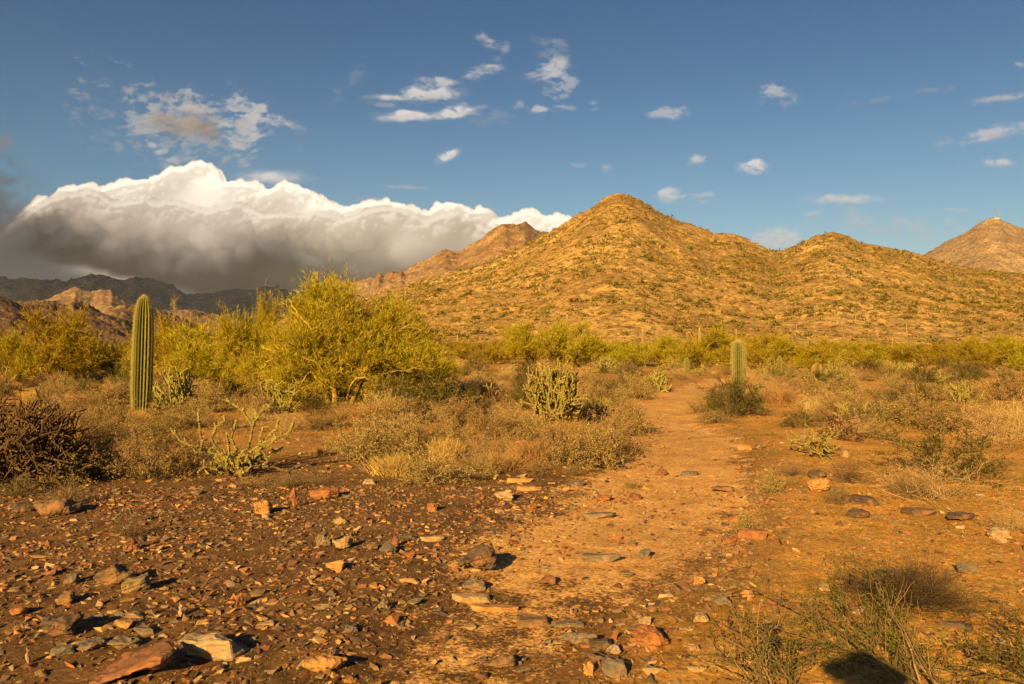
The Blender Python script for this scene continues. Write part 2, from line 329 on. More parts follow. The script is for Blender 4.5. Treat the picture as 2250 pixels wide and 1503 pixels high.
def ground_material():
    m, t, b, o = new_mat('desert_ground'); p = pos(t)
    pm = attr(t, 'path', 'Fac'); rt = attr(t, 'right', 'Fac')
    big = noise_n(t, .55, 5, .6, p); mid = noise_n(t, 3.2, 6, .65, p); fine = noise_n(t, 38, 5, .7, p); vf = noise_n(t, 150, 3, .7, p)
    sand = ramp(t, mid, [(.30, (.39, .20, .064)), (.52, (.52, .295, .105)), (.72, (.63, .39, .160))])
    gravel = ramp(t, mid, [(.30, (.068, .036, .015)), (.50, (.118, .063, .026)), (.72, (.205, .112, .046))])
    soil = ramp(t, mid, [(.30, (.30, .145, .030)), (.50, (.48, .25, .055)), (.72, (.60, .34, .095))])
    moss = ramp(t, noise_n(t, 1.6, 7, .72, p), [(.46, (0, 0, 0)), (.60, (1, 1, 1))])
    soil = mixc(t, math_(t, 'MULTIPLY', moss, .5), soil, (.17, .115, .035))
    off = mixc(t, rt, gravel, soil)
    edge = math_(t, 'ADD', pm, math_(t, 'MULTIPLY', math_(t, 'SUBTRACT', mid, .5), 1.2))
    edge = math_(t, 'ADD', edge, math_(t, 'MULTIPLY', math_(t, 'SUBTRACT', fine, .5), 1.3))
    em = ramp(t, edge, [(.38, (0, 0, 0)), (.62, (1, 1, 1))])
    c = mixc(t, em, off, sand)
    grit = ramp(t, fine, [(.32, (.55, .52, .5)), (.5, (.95, .95, .95)), (.68, (1.35, 1.32, 1.28))])
    c = mixc(t, .85, c, grit, 'MULTIPLY')
    vor = N(t, 'ShaderNodeTexVoronoi'); vor.inputs['Scale'].default_value = 42; t.links.new(p, vor.inputs['Vector'])
    peb = ramp(t, vor.outputs['Color'], [(.15, (.35, .33, .32)), (.45, (.9, .85, .8)), (.9, (1.5, 1.45, 1.4))])
    c = mixc(t, .45, c, peb, 'MULTIPLY')
    bl = ramp(t, big, [(.3, (.80, .78, .76)), (.7, (1.18, 1.17, 1.15))])
    c = mixc(t, 1, c, bl, 'MULTIPLY')
    t.links.new(c, b.inputs['Base Color'])
    h = math_(t, 'ADD', math_(t, 'MULTIPLY', fine, .6), math_(t, 'ADD', math_(t, 'MULTIPLY', vor.outputs['Distance'], -.8), math_(t, 'MULTIPLY', vf, .25)))
    h = math_(t, 'ADD', math_(t, 'MULTIPLY', vf, .5), math_(t, 'ADD', fine, math_(t, 'MULTIPLY', vor.outputs['Distance'], -.35)))
    bump(t, b, h, .55, .007)
    return m
M['ground'] = ground_material()

def rock_material(name, use_obj):
    m, t, b, o = new_mat(name)
    oi = N(t, 'ShaderNodeObjectInfo')
    p = objc(t) if use_obj else pos(t)
    c0 = oi.outputs['Color'] if use_obj else attr(t, 'tint')
    mp = N(t, 'ShaderNodeMapping'); mp.inputs['Scale'].default_value = (1.2, 1.5, 4.5); mp.inputs['Rotation'].default_value = (.3, .2, .4); t.links.new(p, mp.inputs[0])
    band = noise_n(t, 4.0, 6, .65, mp.outputs[0], .8)
    sp_ = noise_n(t, 30, 5, .75, p)
    bl = ramp(t, band, [(.30, (.45, .42, .42)), (.48, (.9, .9, .92)), (.60, (1.15, 1.05, .95)), (.78, (1.7, 1.5, 1.3))])
    c = mixc(t, 1, c0, bl, 'MULTIPLY')
    rust = ramp(t, noise_n(t, 2.6, 4, .6, p), [(.56, (0, 0, 0)), (.66, (1, 1, 1))])
    c = mixc(t, math_(t, 'MULTIPLY', rust, .45), c, (.30, .12, .035))
    g = ramp(t, sp_, [(.3, (.62, .6, .6)), (.5, (1, 1, 1)), (.72, (1.35, 1.3, 1.25))])
    c = mixc(t, .8, c, g, 'MULTIPLY')
    t.links.new(c, b.inputs['Base Color'])
    b.inputs['Roughness'].default_value = .8; b.inputs['Specular IOR Level'].default_value = .25
    bump(t, b, math_(t, 'ADD', band, math_(t, 'MULTIPLY', sp_, .5)), .7, .015 if use_obj else .008)
    return m
M['rock'] = rock_material('weathered_rock', True)
M['stone'] = rock_material('small_stone', False)

def hill_material(name, cols, sc, dark=(.10, .06, .035), veg=.0, bumpd=2.0, crag=.55):
    m, t, b, o = new_mat(name); p = pos(t)
    n1 = noise_n(t, .012*sc, 8, .65, p); n2 = noise_n(t, .09*sc, 8, .72, p); n3 = noise_n(t, .5*sc, 6, .75, p)
    c = ramp(t, n1, [(.32, cols[0]), (.5, cols[1]), (.68, cols[2])])
    bl = ramp(t, n2, [(.34, (.50, .46, .43)), (.5, (.95, .95, .95)), (.66, (1.35, 1.33, 1.28))]); c = mixc(t, .9, c, bl, 'MULTIPLY')
    bl2 = ramp(t, n3, [(.38, (.30, .26, .24)), (.48, (.9, .9, .9)), (.62, (1.45, 1.42, 1.35))]); c = mixc(t, 1, c, bl2, 'MULTIPLY')
    cr = ramp(t, noise_n(t, .035*sc, 9, .78, p), [(crag, (0, 0, 0)), (crag+.08, (1, 1, 1))])
    c = mixc(t, math_(t, 'MULTIPLY', cr, .6), c, dark)
    c = mixc(t, math_(t, 'MULTIPLY', attr(t, 'crag', 'Fac'), .5), c, dark)
    if veg:
        vg = ramp(t, noise_n(t, .25*sc, 5, .7, p), [(.54, (0, 0, 0)), (.62, (1, 1, 1))])
        c = mixc(t, math_(t, 'MULTIPLY', vg, veg), c, (.15, .115, .03))
    t.links.new(c, b.inputs['Base Color'])
    bump(t, b, math_(t, 'ADD', n2, math_(t, 'MULTIPLY', n3, .45)), .9, bumpd)
    return m

# ------------------------------------------------------------------ mesh building
def mk_mesh(name, V, Fs, mat=None, tint=None, smooth=False, fmat=None, extra=None):
    """V (n,3); Fs list of (m,3)/(m,4) int arrays"""
    me = bpy.data.meshes.new(name)
    V = np.asarray(V, np.float32)
    if not isinstance(Fs, (list, tuple)): Fs = [Fs]
    Fs = [np.asarray(f, np.int32) for f in Fs if len(f)]
    tot = np.concatenate([np.full(len(f), f.shape[1], np.int32) for f in Fs])
    loops = np.concatenate([f.ravel() for f in Fs])
    me.vertices.add(len(V)); me.vertices.foreach_set('co', V.ravel())
    me.loops.add(len(loops)); me.loops.foreach_set('vertex_index', loops)
    me.polygons.add(len(tot)); st = np.concatenate([[0], np.cumsum(tot)[:-1]]).astype(np.int32)
    me.polygons.foreach_set('loop_start', st)
    try: me.polygons.foreach_set('loop_total', tot)
    except Exception: pass
    if mat is not None:
        for mm in (mat if isinstance(mat, (list, tuple)) else [mat]): me.materials.append(mm)
    if fmat is not None: me.polygons.foreach_set('material_index', np.asarray(fmat, np.int32))
    me.update(calc_edges=True)
    me.polygons.foreach_set('use_smooth', np.full(len(tot), bool(smooth)))
    at = me.color_attributes.new('tint', 'FLOAT_COLOR', 'POINT')
    c = np.ones((len(V), 4), np.float32)
    if tint is not None:
        tint = np.asarray(tint, np.float32)
        if tint.ndim == 1: c[:, :3] = tint[:, None]
        else: c[:, :3] = tint
    at.data.foreach_set('color', c.ravel())
    if extra:
        for k, arr in extra.items():
            aa = me.attributes.new(k, 'FLOAT', 'POINT'); aa.data.foreach_set('value', np.asarray(arr, np.float32))
    me.validate(verbose=False)
    return me
def obj(name, me, parent=None, loc=None, rz=0, scale=None):
    o = bpy.data.objects.new(name, me); COL.objects.link(o)
    if parent is not None: o.parent = parent
    if loc is not None: o.location = loc
    if rz: o.rotation_euler = (0, 0, rz)
    if scale is not None: o.scale = scale
    return o
def tag(o, label=None, cat=None, group=None, kind=None):
    if label: o['label'] = label
    if cat: o['category'] = cat
    if group: o['group'] = group
    if kind: o['kind'] = kind
    return o

class Soup:
    """collects vertices and quads/tris"""
    def __init__(s): s.V = []; s.Q = []; s.T = []; s.C = []; s.n = 0
    def add(s, V, Q=None, T=None, C=None):
        V = np.asarray(V).reshape(-1, 3)
        if Q is not None and len(Q): s.Q.append(np.asarray(Q)+s.n)
        if T is not None and len(T): s.T.append(np.asarray(T)+s.n)
        s.V.append(V); s.n += len(V)
        c = np.ones(len(V)) if C is None else np.asarray(C)
        if c.ndim == 1: c = np.repeat(c[:, None], 3, 1)
        s.C.append(c)
    def arrays(s):
        V = np.concatenate(s.V) if s.V else np.zeros((0, 3)); C = np.concatenate(s.C) if s.C else np.zeros((0, 3))
        Q = np.concatenate(s.Q) if s.Q else np.zeros((0, 4), int); T = np.concatenate(s.T) if s.T else np.zeros((0, 3), int)
        return V, Q, T, C
    def mesh(s, name, mat, smooth=False):
        V, Q, T, C = s.arrays(); return mk_mesh(name, V, [Q, T], mat, C, smooth)

def nrm(v): return v/np.maximum(np.linalg.norm(v, axis=-1, keepdims=True), 1e-9)
def tubes(sp_, P, R, sides=3, C=None, cap=False):
    """P (n,k,3), R (n,k)"""
    P = np.asarray(P, float); R = np.asarray(R, float); n, k = R.shape
    T = np.gradient(P, axis=1); T = nrm(T)
    ref = np.where(np.abs(T[..., 2:3]) > .9, np.array([1., 0, 0]), np.array([0, 0, 1.]))
    A = nrm(np.cross(T, ref)); B = np.cross(T, A)
    an = np.arange(sides)*2*math.pi/sides
    V = P[:, :, None]+R[:, :, None, None]*(np.cos(an)[:, None]*A[:, :, None]+np.sin(an)[:, None]*B[:, :, None])
    idx = np.arange(n*k*sides).reshape(n, k, sides); nx_ = np.roll(idx, -1, 2)
    Q = np.stack([idx[:, :-1], nx_[:, :-1], nx_[:, 1:], idx[:, 1:]], -1).reshape(-1, 4)
    c = None
    if C is not None:
        C = np.asarray(C, float)
        if C.ndim == 1: c = np.repeat(C, k*sides)
        elif C.ndim == 2 and C.shape == (n, k): c = np.repeat(C.reshape(-1), sides)
        else: c = np.repeat(C, k*sides, 0)
    if cap:
        Tq = []
        for j in range(1, sides-1): Tq.append(np.stack([idx[:, -1, 0], idx[:, -1, j], idx[:, -1, j+1]], -1))
        sp_.add(V, Q, np.concatenate(Tq), c)
    else: sp_.add(V, Q, None, c)
def leaves(sp_, P, D, Ln, Wd, rng, C=None):
    """diamond leaves: P base (n,3), D direction (n,3)"""
    n = len(P)
    D = nrm(D); s = nrm(np.cross(D, rng.normal(size=(n, 3)))); Ln = np.broadcast_to(Ln, n)[:, None]; Wd = np.broadcast_to(Wd, n)[:, None]
    V = np.stack([P, P+D*Ln*.5+s*Wd*.5, P+D*Ln, P+D*Ln*.5-s*Wd*.5], 1)
    Q = np.arange(n*4).reshape(n, 4)
    sp_.add(V, Q, None, None if C is None else np.repeat(C, 4, 0))

# ------------------------------------------------------------------ ground shape
PATH_L = [(1503, 620), (1420, 760), (1320, 915), (1250, 1005), (1190, 1095), (1130, 1190), (1080, 1255), (1030, 1325), (985, 1375), (940, 1388), (905, 1378), (885, 1385), (868, 1430), (852, 1490), (842, 1530), (836, 1548), (832, 1560)]
PATH_R = [(1503, 1255), (1420, 1310), (1320, 1440), (1250, 1520), (1190, 1590), (1130, 1622), (1080, 1648), (1030, 1655), (985, 1630), (940, 1570), (905, 1535), (885, 1535), (868, 1560), (852, 1590), (842, 1605), (836, 1610), (832, 1612)]
def pxd(y): return CAMH*F/(np.maximum(y-HY, 1.0))
_pd = np.array([pxd(p[0]) for p in PATH_L]); _pl = np.array([(p[1]-CX)/F*pxd(p[0]) for p in PATH_L]); _pr = np.array([(p[1]-CX)/F*pxd(p[0]) for p in PATH_R])
def path_mask(x, y):
    """>0 inside, metres from the edge"""
    l = np.interp(y, _pd, _pl); r = np.interp(y, _pd, _pr)
    d = np.minimum(x-l, r-x)+(.55*(fbm(x*.9+4, y*.9, 47, 4)-.5)+.22*(fbm(x*3, y*3, 48, 3)-.5))*np.clip(y/6, .8, 1.6)
    d = np.where(y > _pd[-1], -np.abs(y-_pd[-1])-1, d)
    return d
def ground_h(x, y):
    x = np.asarray(x, float); y = np.asarray(y, float)
    r = np.hypot(x, y)
    pm = sstep(-.35, .35, path_mask(x, y))
    nearf = 1-sstep(25, 90, r)
    h = .10*(fbm(x/7+3, y/7, 41, 3)-.5)*sstep(4, 12, r)*nearf
    h = h+.045*(fbm(x/1.1, y/1.1, 42, 4)-.5)*(1-.6*pm)*nearf
    h = h+.018*(fbm(x/.16, y/.16, 43, 3)-.5)*(1-.65*pm)*(1-sstep(12, 25, r))
    h = h+.007*(fbm(x/.045, y/.045, 49, 2)-.5)*(1-sstep(7, 11, r))
    h = h-.045*pm*nearf
    h = h+.6*(fbm(x/60, y/60, 44, 3)-.5)*sstep(50, 160, r)
    return h
def at(px, py):
    """point on the ground under a pixel of the photograph"""
    t = (px-CX)/F; y = float(pxd(py))
    for _ in range(6): y = (CAMH-float(ground_h(t*y, y)))*F/max(py-HY, 1.0)
    return t*y, y, float(ground_h(t*y, y))
def px_of(x, y, z=0): return CX+F*x/y, HY-F*(z-CAMH)/y

def build_ground():
    aa = np.radians(np.concatenate([np.linspace(-180, -40, 36)[:-1], np.linspace(-40, -35, 6)[:-1], np.linspace(-35, 35, 380), np.linspace(35, 40, 6)[1:], np.linspace(40, 180, 36)[1:]]))
    rr = np.concatenate([np.linspace(.05, 3.4, 14)[:-1], np.geomspace(3.4, 13, 240)[:-1], np.geomspace(13, 60, 100)[:-1], np.geomspace(60, 7500, 50)])
    A, R = np.meshgrid(aa, rr); x = R*np.sin(A); y = R*np.cos(A)
    z = ground_h(x, y)
    pm = path_mask(x, y)
    V = np.stack([x, y, z], -1).reshape(-1, 3)
    n, k = R.shape; idx = np.arange(n*k).reshape(n, k)
    Q = np.stack([idx[:-1, :-1], idx[:-1, 1:], idx[1:, 1:], idx[1:, :-1]], -1).reshape(-1, 4)
    rt = sstep(-.4, 1.6, x-np.interp(y, _pd, (_pl*.25+_pr*.75)))
    rt = np.maximum(rt, .75*sstep(9, 14, y))
    me = mk_mesh('ground', V, Q, M['ground'], None, True, extra={'path': (np.clip(.5+pm/1.2, 0, 1)*(1-.52*sstep(6.6, 4.9, y))).ravel(), 'right': rt.ravel()})
    tag(obj('ground', me), 'dry stony desert ground with an orange sandy footpath', kind='structure')
build_ground()
# ------------------------------------------------------------------ hills
def prof(pts):
    xs = np.array([(p[0]-CX)/F for p in pts]); ys = np.array([(HY-p[1])/F for p in pts]); return xs, ys
class Hill:
    def __init__(s, pts, D, foot, amp, wl, seed, shp=1.35, rough=.5, wander=.05, crag=None, gully=1.0, fine=None, fl=None):
        s.fine = amp*.25 if fine is None else fine; s.fl = wl*.06 if fl is None else fl
        s.xs, s.ys = prof(pts); s.D = D; s.foot = foot; s.amp = amp; s.wl = wl; s.seed = seed; s.shp = shp; s.rough = rough; s.wander = wander; s.crag = crag; s.gully = gully
    def pos(s, t, q):
        t = np.asarray(t, float); q = np.asarray(q, float)
        yr = s.D*(1+s.wander*(fbm(t*s.D/s.wl*.5, t*0+s.seed, s.seed, 3)-.5)*2)
        yf = s.foot*(1+.15*(fbm(t*s.D/s.wl*.35, t*0+9, s.seed+5, 2)-.5)*2)
        y = yf+(yr-yf)*q
        zr = CAMH+yr*np.interp(t, s.xs, s.ys)
        f = np.where(q <= 1, np.clip(q, 0, 1)**s.shp, np.maximum(1-(q-1)*1.3-(q-1)**2*2, -1))
        x = t*y
        wx_ = x+s.wl*.5*(fbm(x/s.wl, y/s.wl, s.seed+7, 3)-.5)
        rid = 1-np.abs(2*fbm(wx_/s.wl, y/(s.wl*2.2), s.seed+11, 5, .52)-1)*2.2
        env = np.clip(q, 0, 1)*(1-np.clip(q, 0, 1)**3)
        zz = zr*f + s.amp*s.gully*rid*env*np.clip(zr/np.max(s.ys*s.D), .1, 1) - 1.0*(1-np.clip(q*6, 0, 1))-.02*s.amp
        det = fbm(x/(s.wl*.22), y/(s.wl*.22), s.seed+21, 5, .6)-.5
        zz = zz+det*s.amp*s.rough*np.clip(q*5, 0, 1)
        zz = zz+s.fine*(fbm(x/s.fl, y/s.fl, s.seed+71, 4, .6)-.5)*np.clip(q*6, 0, 1)
        zz = np.where(q > 0, zz, zz-2)
        return x, y, zz
    def build(s, name, mat, t0, t1, nt_, nq, label, back=.5, crags=None, dispc=0):
        tt = np.linspace(t0, t1, nt_); qq = np.concatenate([np.linspace(0, 1, nq), np.linspace(1, 1+back, max(nq//6, 5))[1:]])
        T_, Q_ = np.meshgrid(tt, qq); x, y, z = s.pos(T_, Q_)
        cr = np.zeros_like(x)
        if crags:
            for (cpx, cq, rp, rq, am) in crags:
                ct = (cpx-CX)/F; e_ = np.exp(-(((T_-ct)/(rp/F))**2+((Q_-cq)/rq)**2))
                e_ = sstep(.2, .75, e_*(.6+.9*fbm(x/(s.wl*.12), y/(s.wl*.12), 77, 4)))
                cr = np.maximum(cr, e_)
                z = z+am*e_*(fbm(x/(s.wl*.06), y/(s.wl*.10), 78, 4, .6)-.2)
        if s.crag:
            # rock outcrops of the whole hill where the noise is high
            cn = sstep(s.crag[0], s.crag[0]+.08, fbm(x/(s.wl*.35), y/(s.wl*.35), s.seed+61, 5, .6))
            cr = np.maximum(cr, cn*s.crag[2]); z = z+cn*s.crag[1]*(fbm(x/(s.wl*.05), y/(s.wl*.05), 79, 4, .6)-.1)*np.clip(Q_*4, 0, 1)
        V = np.stack([x, y, z], -1).reshape(-1, 3); n, k = x.shape; idx = np.arange(n*k).reshape(n, k)
        Q = np.stack([idx[:-1, :-1], idx[:-1, 1:], idx[1:, 1:], idx[1:, :-1]], -1).reshape(-1, 4)
        me = mk_mesh(name, V, Q, mat, None, True, extra={'crag': cr.ravel()})
        return tag(obj(name, me), label, kind='structure')
MH = hill_material('sunlit_hill', [(.245, .143, .047), (.33, .202, .069), (.42, .272, .103)], 1.0, (.12, .068, .028), .50, .8, .60)
MB = hill_material('red_brown_mountain', [(.19, .112, .062), (.25, .155, .085), (.32, .21, .12)], .45, (.12, .07, .05), .2, 2.5, .52)
MD = hill_material('far_right_peak', [(.19, .122, .08), (.25, .165, .10), (.31, .215, .13)], .3, (.17, .09, .065), .25, 4.0, .60)
ME = hill_material('far_dark_range', [(.34, .185, .10), (.42, .235, .13), (.48, .28, .155)], .16, (.09, .06, .05), 0, 10, .5)
MF = hill_material('lower_left_hills', [(.17, .105, .068), (.24, .155, .10), (.34, .225, .14)], .5, (.10, .06, .045), .1, 3.0, .50)
MG = hill_material('rocky_mound', [(.12, .073, .045), (.18, .11, .065), (.25, .16, .09)], 1.3, (.075, .045, .035), .2, 1.0, .47)
P_A = [(430, 757), (520, 748), (580, 725), (640, 696), (720, 672), (800, 655), (868, 634), (893, 627), (993, 602), (1083, 573), (1140, 546), (1187, 519), (1225, 498), (1251, 483), (1290, 460), (1328, 438), (1342, 429), (1360, 426), (1376, 428), (1402, 436), (1422, 448), (1444, 461),
       (1464, 474), (1490, 483), (1515, 491), (1545, 501), (1567, 511), (1590, 511), (1612, 513), (1635, 522), (1657, 532), (1680, 543), (1702, 552), (1718, 551), (1734, 546), (1752, 538), (1773, 528), (1795, 518), (1818, 515), (1840, 515), (1857, 519), (1876, 530), (1895, 536), (1930, 541), (1960, 546),
       (1985, 548), (2005, 553), (2030, 562), (2050, 570), (2100, 582), (2153, 591), (2200, 597), (2250, 603), (2350, 622), (2500, 660), (2700, 710), (2900, 757)]
HA = Hill(P_A, 560, 190, 7.0, 55, 3, 1.28, .14, .06, (.60, 2.2, .5), .5, 2.7, 7.0)
HA.build('hill', MH, (430-CX)/F, (2900-CX)/F, 500, 210, 'sunlit golden hill dotted with green shrubs, with a pointed summit and a lower round one', crags=[(1375, .93, 60, .06, 2.4), (1300, .75, 45, .06, 2), (1830, .97, 60, .04, 2), (1420, .80, 40, .05, 2), (1700, .80, 30, .04, 1.5), (1960, .82, 30, .03, 1.5)])
P_B = [(690, 757), (760, 700), (800, 650), (812, 640), (822, 618), (832, 606), (842, 612), (852, 602), (868, 600), (880, 596), (890, 598), (900, 586), (929, 570), (955, 560), (980, 549), (1006, 554), (1032, 538), (1060, 519), (1083, 503), (1098, 493), (1109, 490), (1119, 495), (1129, 495), (1140, 490), (1153, 489), (1166, 496), (1180, 507), (1212, 517), (1280, 560), (1400, 640), (1500, 757)]
HB = Hill(P_B, 1500, 900, 40, 190, 13, 1.15, .16, .04, (.60, 8, .8))
HB.build('mountain', MB, (700-CX)/F, (1500-CX)/F, 260, 95, 'reddish brown twin-topped mountain behind the left flank of the golden hill', crags=[(850, .86, 55, .13, 22), (985, .93, 40, .06, 12), (1115, .93, 45, .06, 14)])
P_C = [(640, 757), (690, 650), (720, 632), (736, 620), (748, 617), (757, 614), (770, 618), (782, 617), (795, 613), (812, 613), (830, 616), (860, 640), (920, 757)]
Hill(P_C, 2600, 1900, 45, 260, 23, 1.1, .2, .03, (.58, 10, .8)).build('mountain', MF, (640-CX)/F, (920-CX)/F, 120, 60, 'small sunlit knob far off between the big palo verde and the reddish mountain')
P_D = [(1850, 757), (1950, 640), (2000, 590), (2031, 558), (2055, 544), (2076, 532), (2100, 521), (2127, 506), (2148, 492), (2166, 483), (2180, 479.5), (2197, 479.5), (2210, 486), (2230, 494), (2250, 501), (2330, 520), (2450, 560), (2650, 640), (2850, 757)]
HD = Hill(P_D, 2500, 1500, 42, 330, 33, 1.12, .07, .015, (.66, 5, .5))
HD.build('mountain', MD, (1850-CX)/F, (2850-CX)/F, 260, 90, 'smooth conical brown peak at the right carrying antenna towers')
P_E = [(-900, 757), (-700, 680), (-500, 620), (-300, 600), (-120, 625), (0, 613), (36, 614), (75, 612), (108, 619), (144, 622), (172, 617), (186, 609), (201, 604), (219, 607), (244, 616), (273, 618), (298, 611), (315, 613), (332, 613), (346, 619), (359, 621), (374, 627), (388, 635), (398, 641), (409, 647), (431, 645),
       (467, 644), (490, 641), (513, 638), (540, 640), (560, 640), (570, 636), (578, 634), (588, 636), (598, 638), (603, 638), (606, 631), (612, 630), (616, 639), (630, 642), (646, 644), (700, 650), (760, 672), (850, 720), (900, 757)]
HE = Hill(P_E, 5000, 3300, 150, 520, 43, 1.0, .22, .03, (.58, 30, .6))
HE.build('mountain_range', ME, (-900-CX)/F, (900-CX)/F, 420, 80, 'dark far mountain range in cloud shade along the left horizon')
P_F = [(-200, 757), (-60, 700), (47, 672), (108, 659), (140, 647), (165, 637), (183, 642), (201, 646), (220, 643), (244, 643), (262, 655), (290, 672), (340, 682), (372, 686), (413, 684), (467, 692), (520, 704), (560, 716), (640, 757)]
Hill(P_F, 2400, 1200, 60, 260, 53, 1.0, .15, .05, (.62, 10, .5)).build('foothill', MF, (-200-CX)/F, (640-CX)/F, 260, 90, 'pale pointed foothill below the dark range, behind the tall saguaro')
P_G2 = [(200, 757), (225, 690), (237, 678), (255, 672), (273, 671), (300, 675), (320, 677), (334, 677), (345, 682), (360, 686), (377, 694), (400, 703), (424, 715), (450, 730), (500, 757)]
Hill(P_G2, 800, 480, 15, 100, 63, 1.1, .18, .05, (.55, 4, .9)).build('rocky_mound', MG, (200-CX)/F, (500-CX)/F, 150, 80, 'small rocky mound just behind the top of the tall saguaro')
P_G = [(-250, 757), (-150, 700), (-40, 684), (47, 671), (70, 666), (90, 664), (122, 667), (150, 669), (172, 669), (190, 674), (201, 679), (230, 694), (250, 701), (273, 708), (290, 720), (309, 732), (350, 757)]
HG = Hill(P_G, 560, 300, 14, 75, 73, 1.05, .2, .05, (.50, 3.2, 1))
HG.build('rocky_mound', MG, (-250-CX)/F, (350-CX)/F, 240, 110, 'brown rocky mound with dark crags left of the tall saguaro', crags=[(185, .80, 45, .14, 5), (230, .75, 40, .12, 4), (100, .8, 30, .1, 3)])
P_H = [(-700, 757), (-400, 640), (-200, 620), (-60, 640), (0, 654), (15, 659), (29, 665), (45, 675), (61, 687), (85, 702), (108, 715), (140, 727), (172, 738), (230, 757)]
Hill(P_H, 330, 170, 8, 45, 83, 1.1, .2, .05, (.50, 1.6, 1)).build('slope', MG, (-700-CX)/F, (230-CX)/F, 200, 90, 'dark shrubby slope at the far left edge')

# ---- the towers on the right peak
def boxm(name, size, mat):
    x, y, z = [s_/2 for s_ in size]
    V = [(a_*x, b_*y, c_*z) for a_ in (-1, 1) for b_ in (-1, 1) for c_ in (-1, 1)]
    Fq = [(0, 1, 3, 2), (4, 6, 7, 5), (0, 4, 5, 1), (2, 3, 7, 6), (0, 2, 6, 4), (1, 5, 7, 3)]
    return mk_mesh(name, V, np.array(Fq), mat)
def plain(name, c, rough=.6, metal=0):
    m, t, b, o = new_mat(name); n = noise_n(t, 3, 4, .6, objc(t))
    cc = ramp(t, n, [(.3, tuple(v*.85 for v in c)), (.7, tuple(min(v*1.1, 1) for v in c))]); t.links.new(cc, b.inputs['Base Color'])
    b.inputs['Roughness'].default_value = rough; b.inputs['Metallic'].default_value = metal; return m
M['steel'] = plain('galvanised_steel', (.14, .14, .14), .5, .2); M['white'] = plain('white_paint', (.42, .41, .38)); M['shed'] = plain('shed_render', (.40, .30, .22))
def tower(px, ytop, ybase, label, dish):
    t = (px-CX)/F; x, y, z = HD.pos(np.array([t]), np.array([1.0])); x, y, z = float(x[0]), float(y[0]), float(z[0])
    h = (ybase-ytop)/F*y+2; w = 5.0
    r = tag(obj('antenna_tower', None, loc=(x, y, z-1.5)), label, 'antenna tower', 'antenna towers on the right peak')
    s_ = Soup(); legs = []
    for k in range(3):
        an = k*2.094+.4; legs.append([[w*.5*(1-f*.72)*math.cos(an), w*.5*(1-f*.72)*math.sin(an), h*f] for f in (0, .5, 1)])
    for L_ in legs:
        q = Soup(); tubes(q, np.array([L_]), np.full((1, 3), .28), 4); obj('leg', q.mesh('leg', M['steel']), r)
    for i in range(9):
        f0, f1 = i/9, (i+1)/9
        for k in range(3):
            a0 = k*2.094+.4; a1 = (k+1)*2.094+.4
            P0 = [w*.5*(1-f0*.72)*math.cos(a0), w*.5*(1-f0*.72)*math.sin(a0), h*f0]; P1 = [w*.5*(1-f1*.72)*math.cos(a1), w*.5*(1-f1*.72)*math.sin(a1), h*f1]
            tubes(s_, np.array([[P0, P1]]), np.full((1, 2), .13), 3)
    obj('bracing', s_.mesh('bracing', M['steel']), r)
    q = Soup(); tubes(q, np.array([[[0, 0, h*.96], [0, 0, h*1.25]]]), np.array([[.35, .15]]), 5); obj('whip_antenna', q.mesh('whip_antenna', M['steel']), r)
    for dz, da in dish:
        q = Soup(); tubes(q, np.array([[[da, -1.6, h*dz], [da, -2.6, h*dz]]]), np.array([[.8, .85]]), 12, cap=True); obj('dish', q.mesh('dish', M['white']), r)
tower(2185.5, 458, 479, 'left and shorter of the two lattice antenna towers on the conical peak', [(.25, 0), (.55, -.8)])
tower(2193, 455, 479, 'right and taller of the two lattice antenna towers on the conical peak', [(.35, 1.5), (.7, -1.5)])
def shed():
    t = (2189.5-CX)/F; x, y, z = [float(v[0]) for v in HD.pos(np.array([t]), np.array([.985]))]
    r = tag(obj('equipment_shed', None, loc=(x, y, z+1.2)), 'long low pale equipment building at the foot of the antenna towers', 'building')
    obj('wall', boxm('wall', (16, 7, 4.4), M['shed']), r); o = obj('roof', boxm('roof', (17, 8, .5), M['white']), r); o.location = (0, 0, 2.45)
    for k in (-4.5, 3.5): o = obj('door', boxm('door', (1.3, .12, 2.3), M['steel']), r); o.location = (k, -3.56, -1.0)
shed()

# ---- an unseen cloud mesh added up-sun, shaped to shade the far range
def added_shade_cloud():
    rng = np.random.default_rng(71); me = bpy.data.meshes.new('cloud'); bm = bmesh.new()
    ca, sa = math.cos(math.radians(SHADOW_AZ)), math.sin(math.radians(SHADOW_AZ)); bk = 1500/math.tan(math.radians(SUN_EL))
    n = 0
    while n < 150:
        gy = 2900*(5800/2900)**rng.random()**.8; gx = -gy*rng.uniform(.235, .85)
        x = gx-sa*bk; y = gy-ca*bk; r = min(.10*gy, 420)*rng.uniform(.7, 1.1); n += 1
        m = Matrix.Translation((x, y, 1650+rng.uniform(-60, 120))) @ Matrix.Diagonal((r, r, r*.4, 1))
        bmesh.ops.create_icosphere(bm, subdivisions=3, radius=1, matrix=m)
    for v in bm.verts:
        f = mnoise.fractal(v.co*.006, 1, 2, 4); v.co += Vector((f*50, f*40, f*60))
    bm.to_mesh(me); bm.free()
    for p in me.polygons: p.use_smooth = True
    m, t, b, o = new_mat('cloud_white'); b.inputs['Base Color'].default_value = (.85, .85, .85, 1); me.materials.append(m)
    return tag(obj('cloud', me), 'broken cloud bank added out of view to shade the far range', kind='structure')
added_shade_cloud()

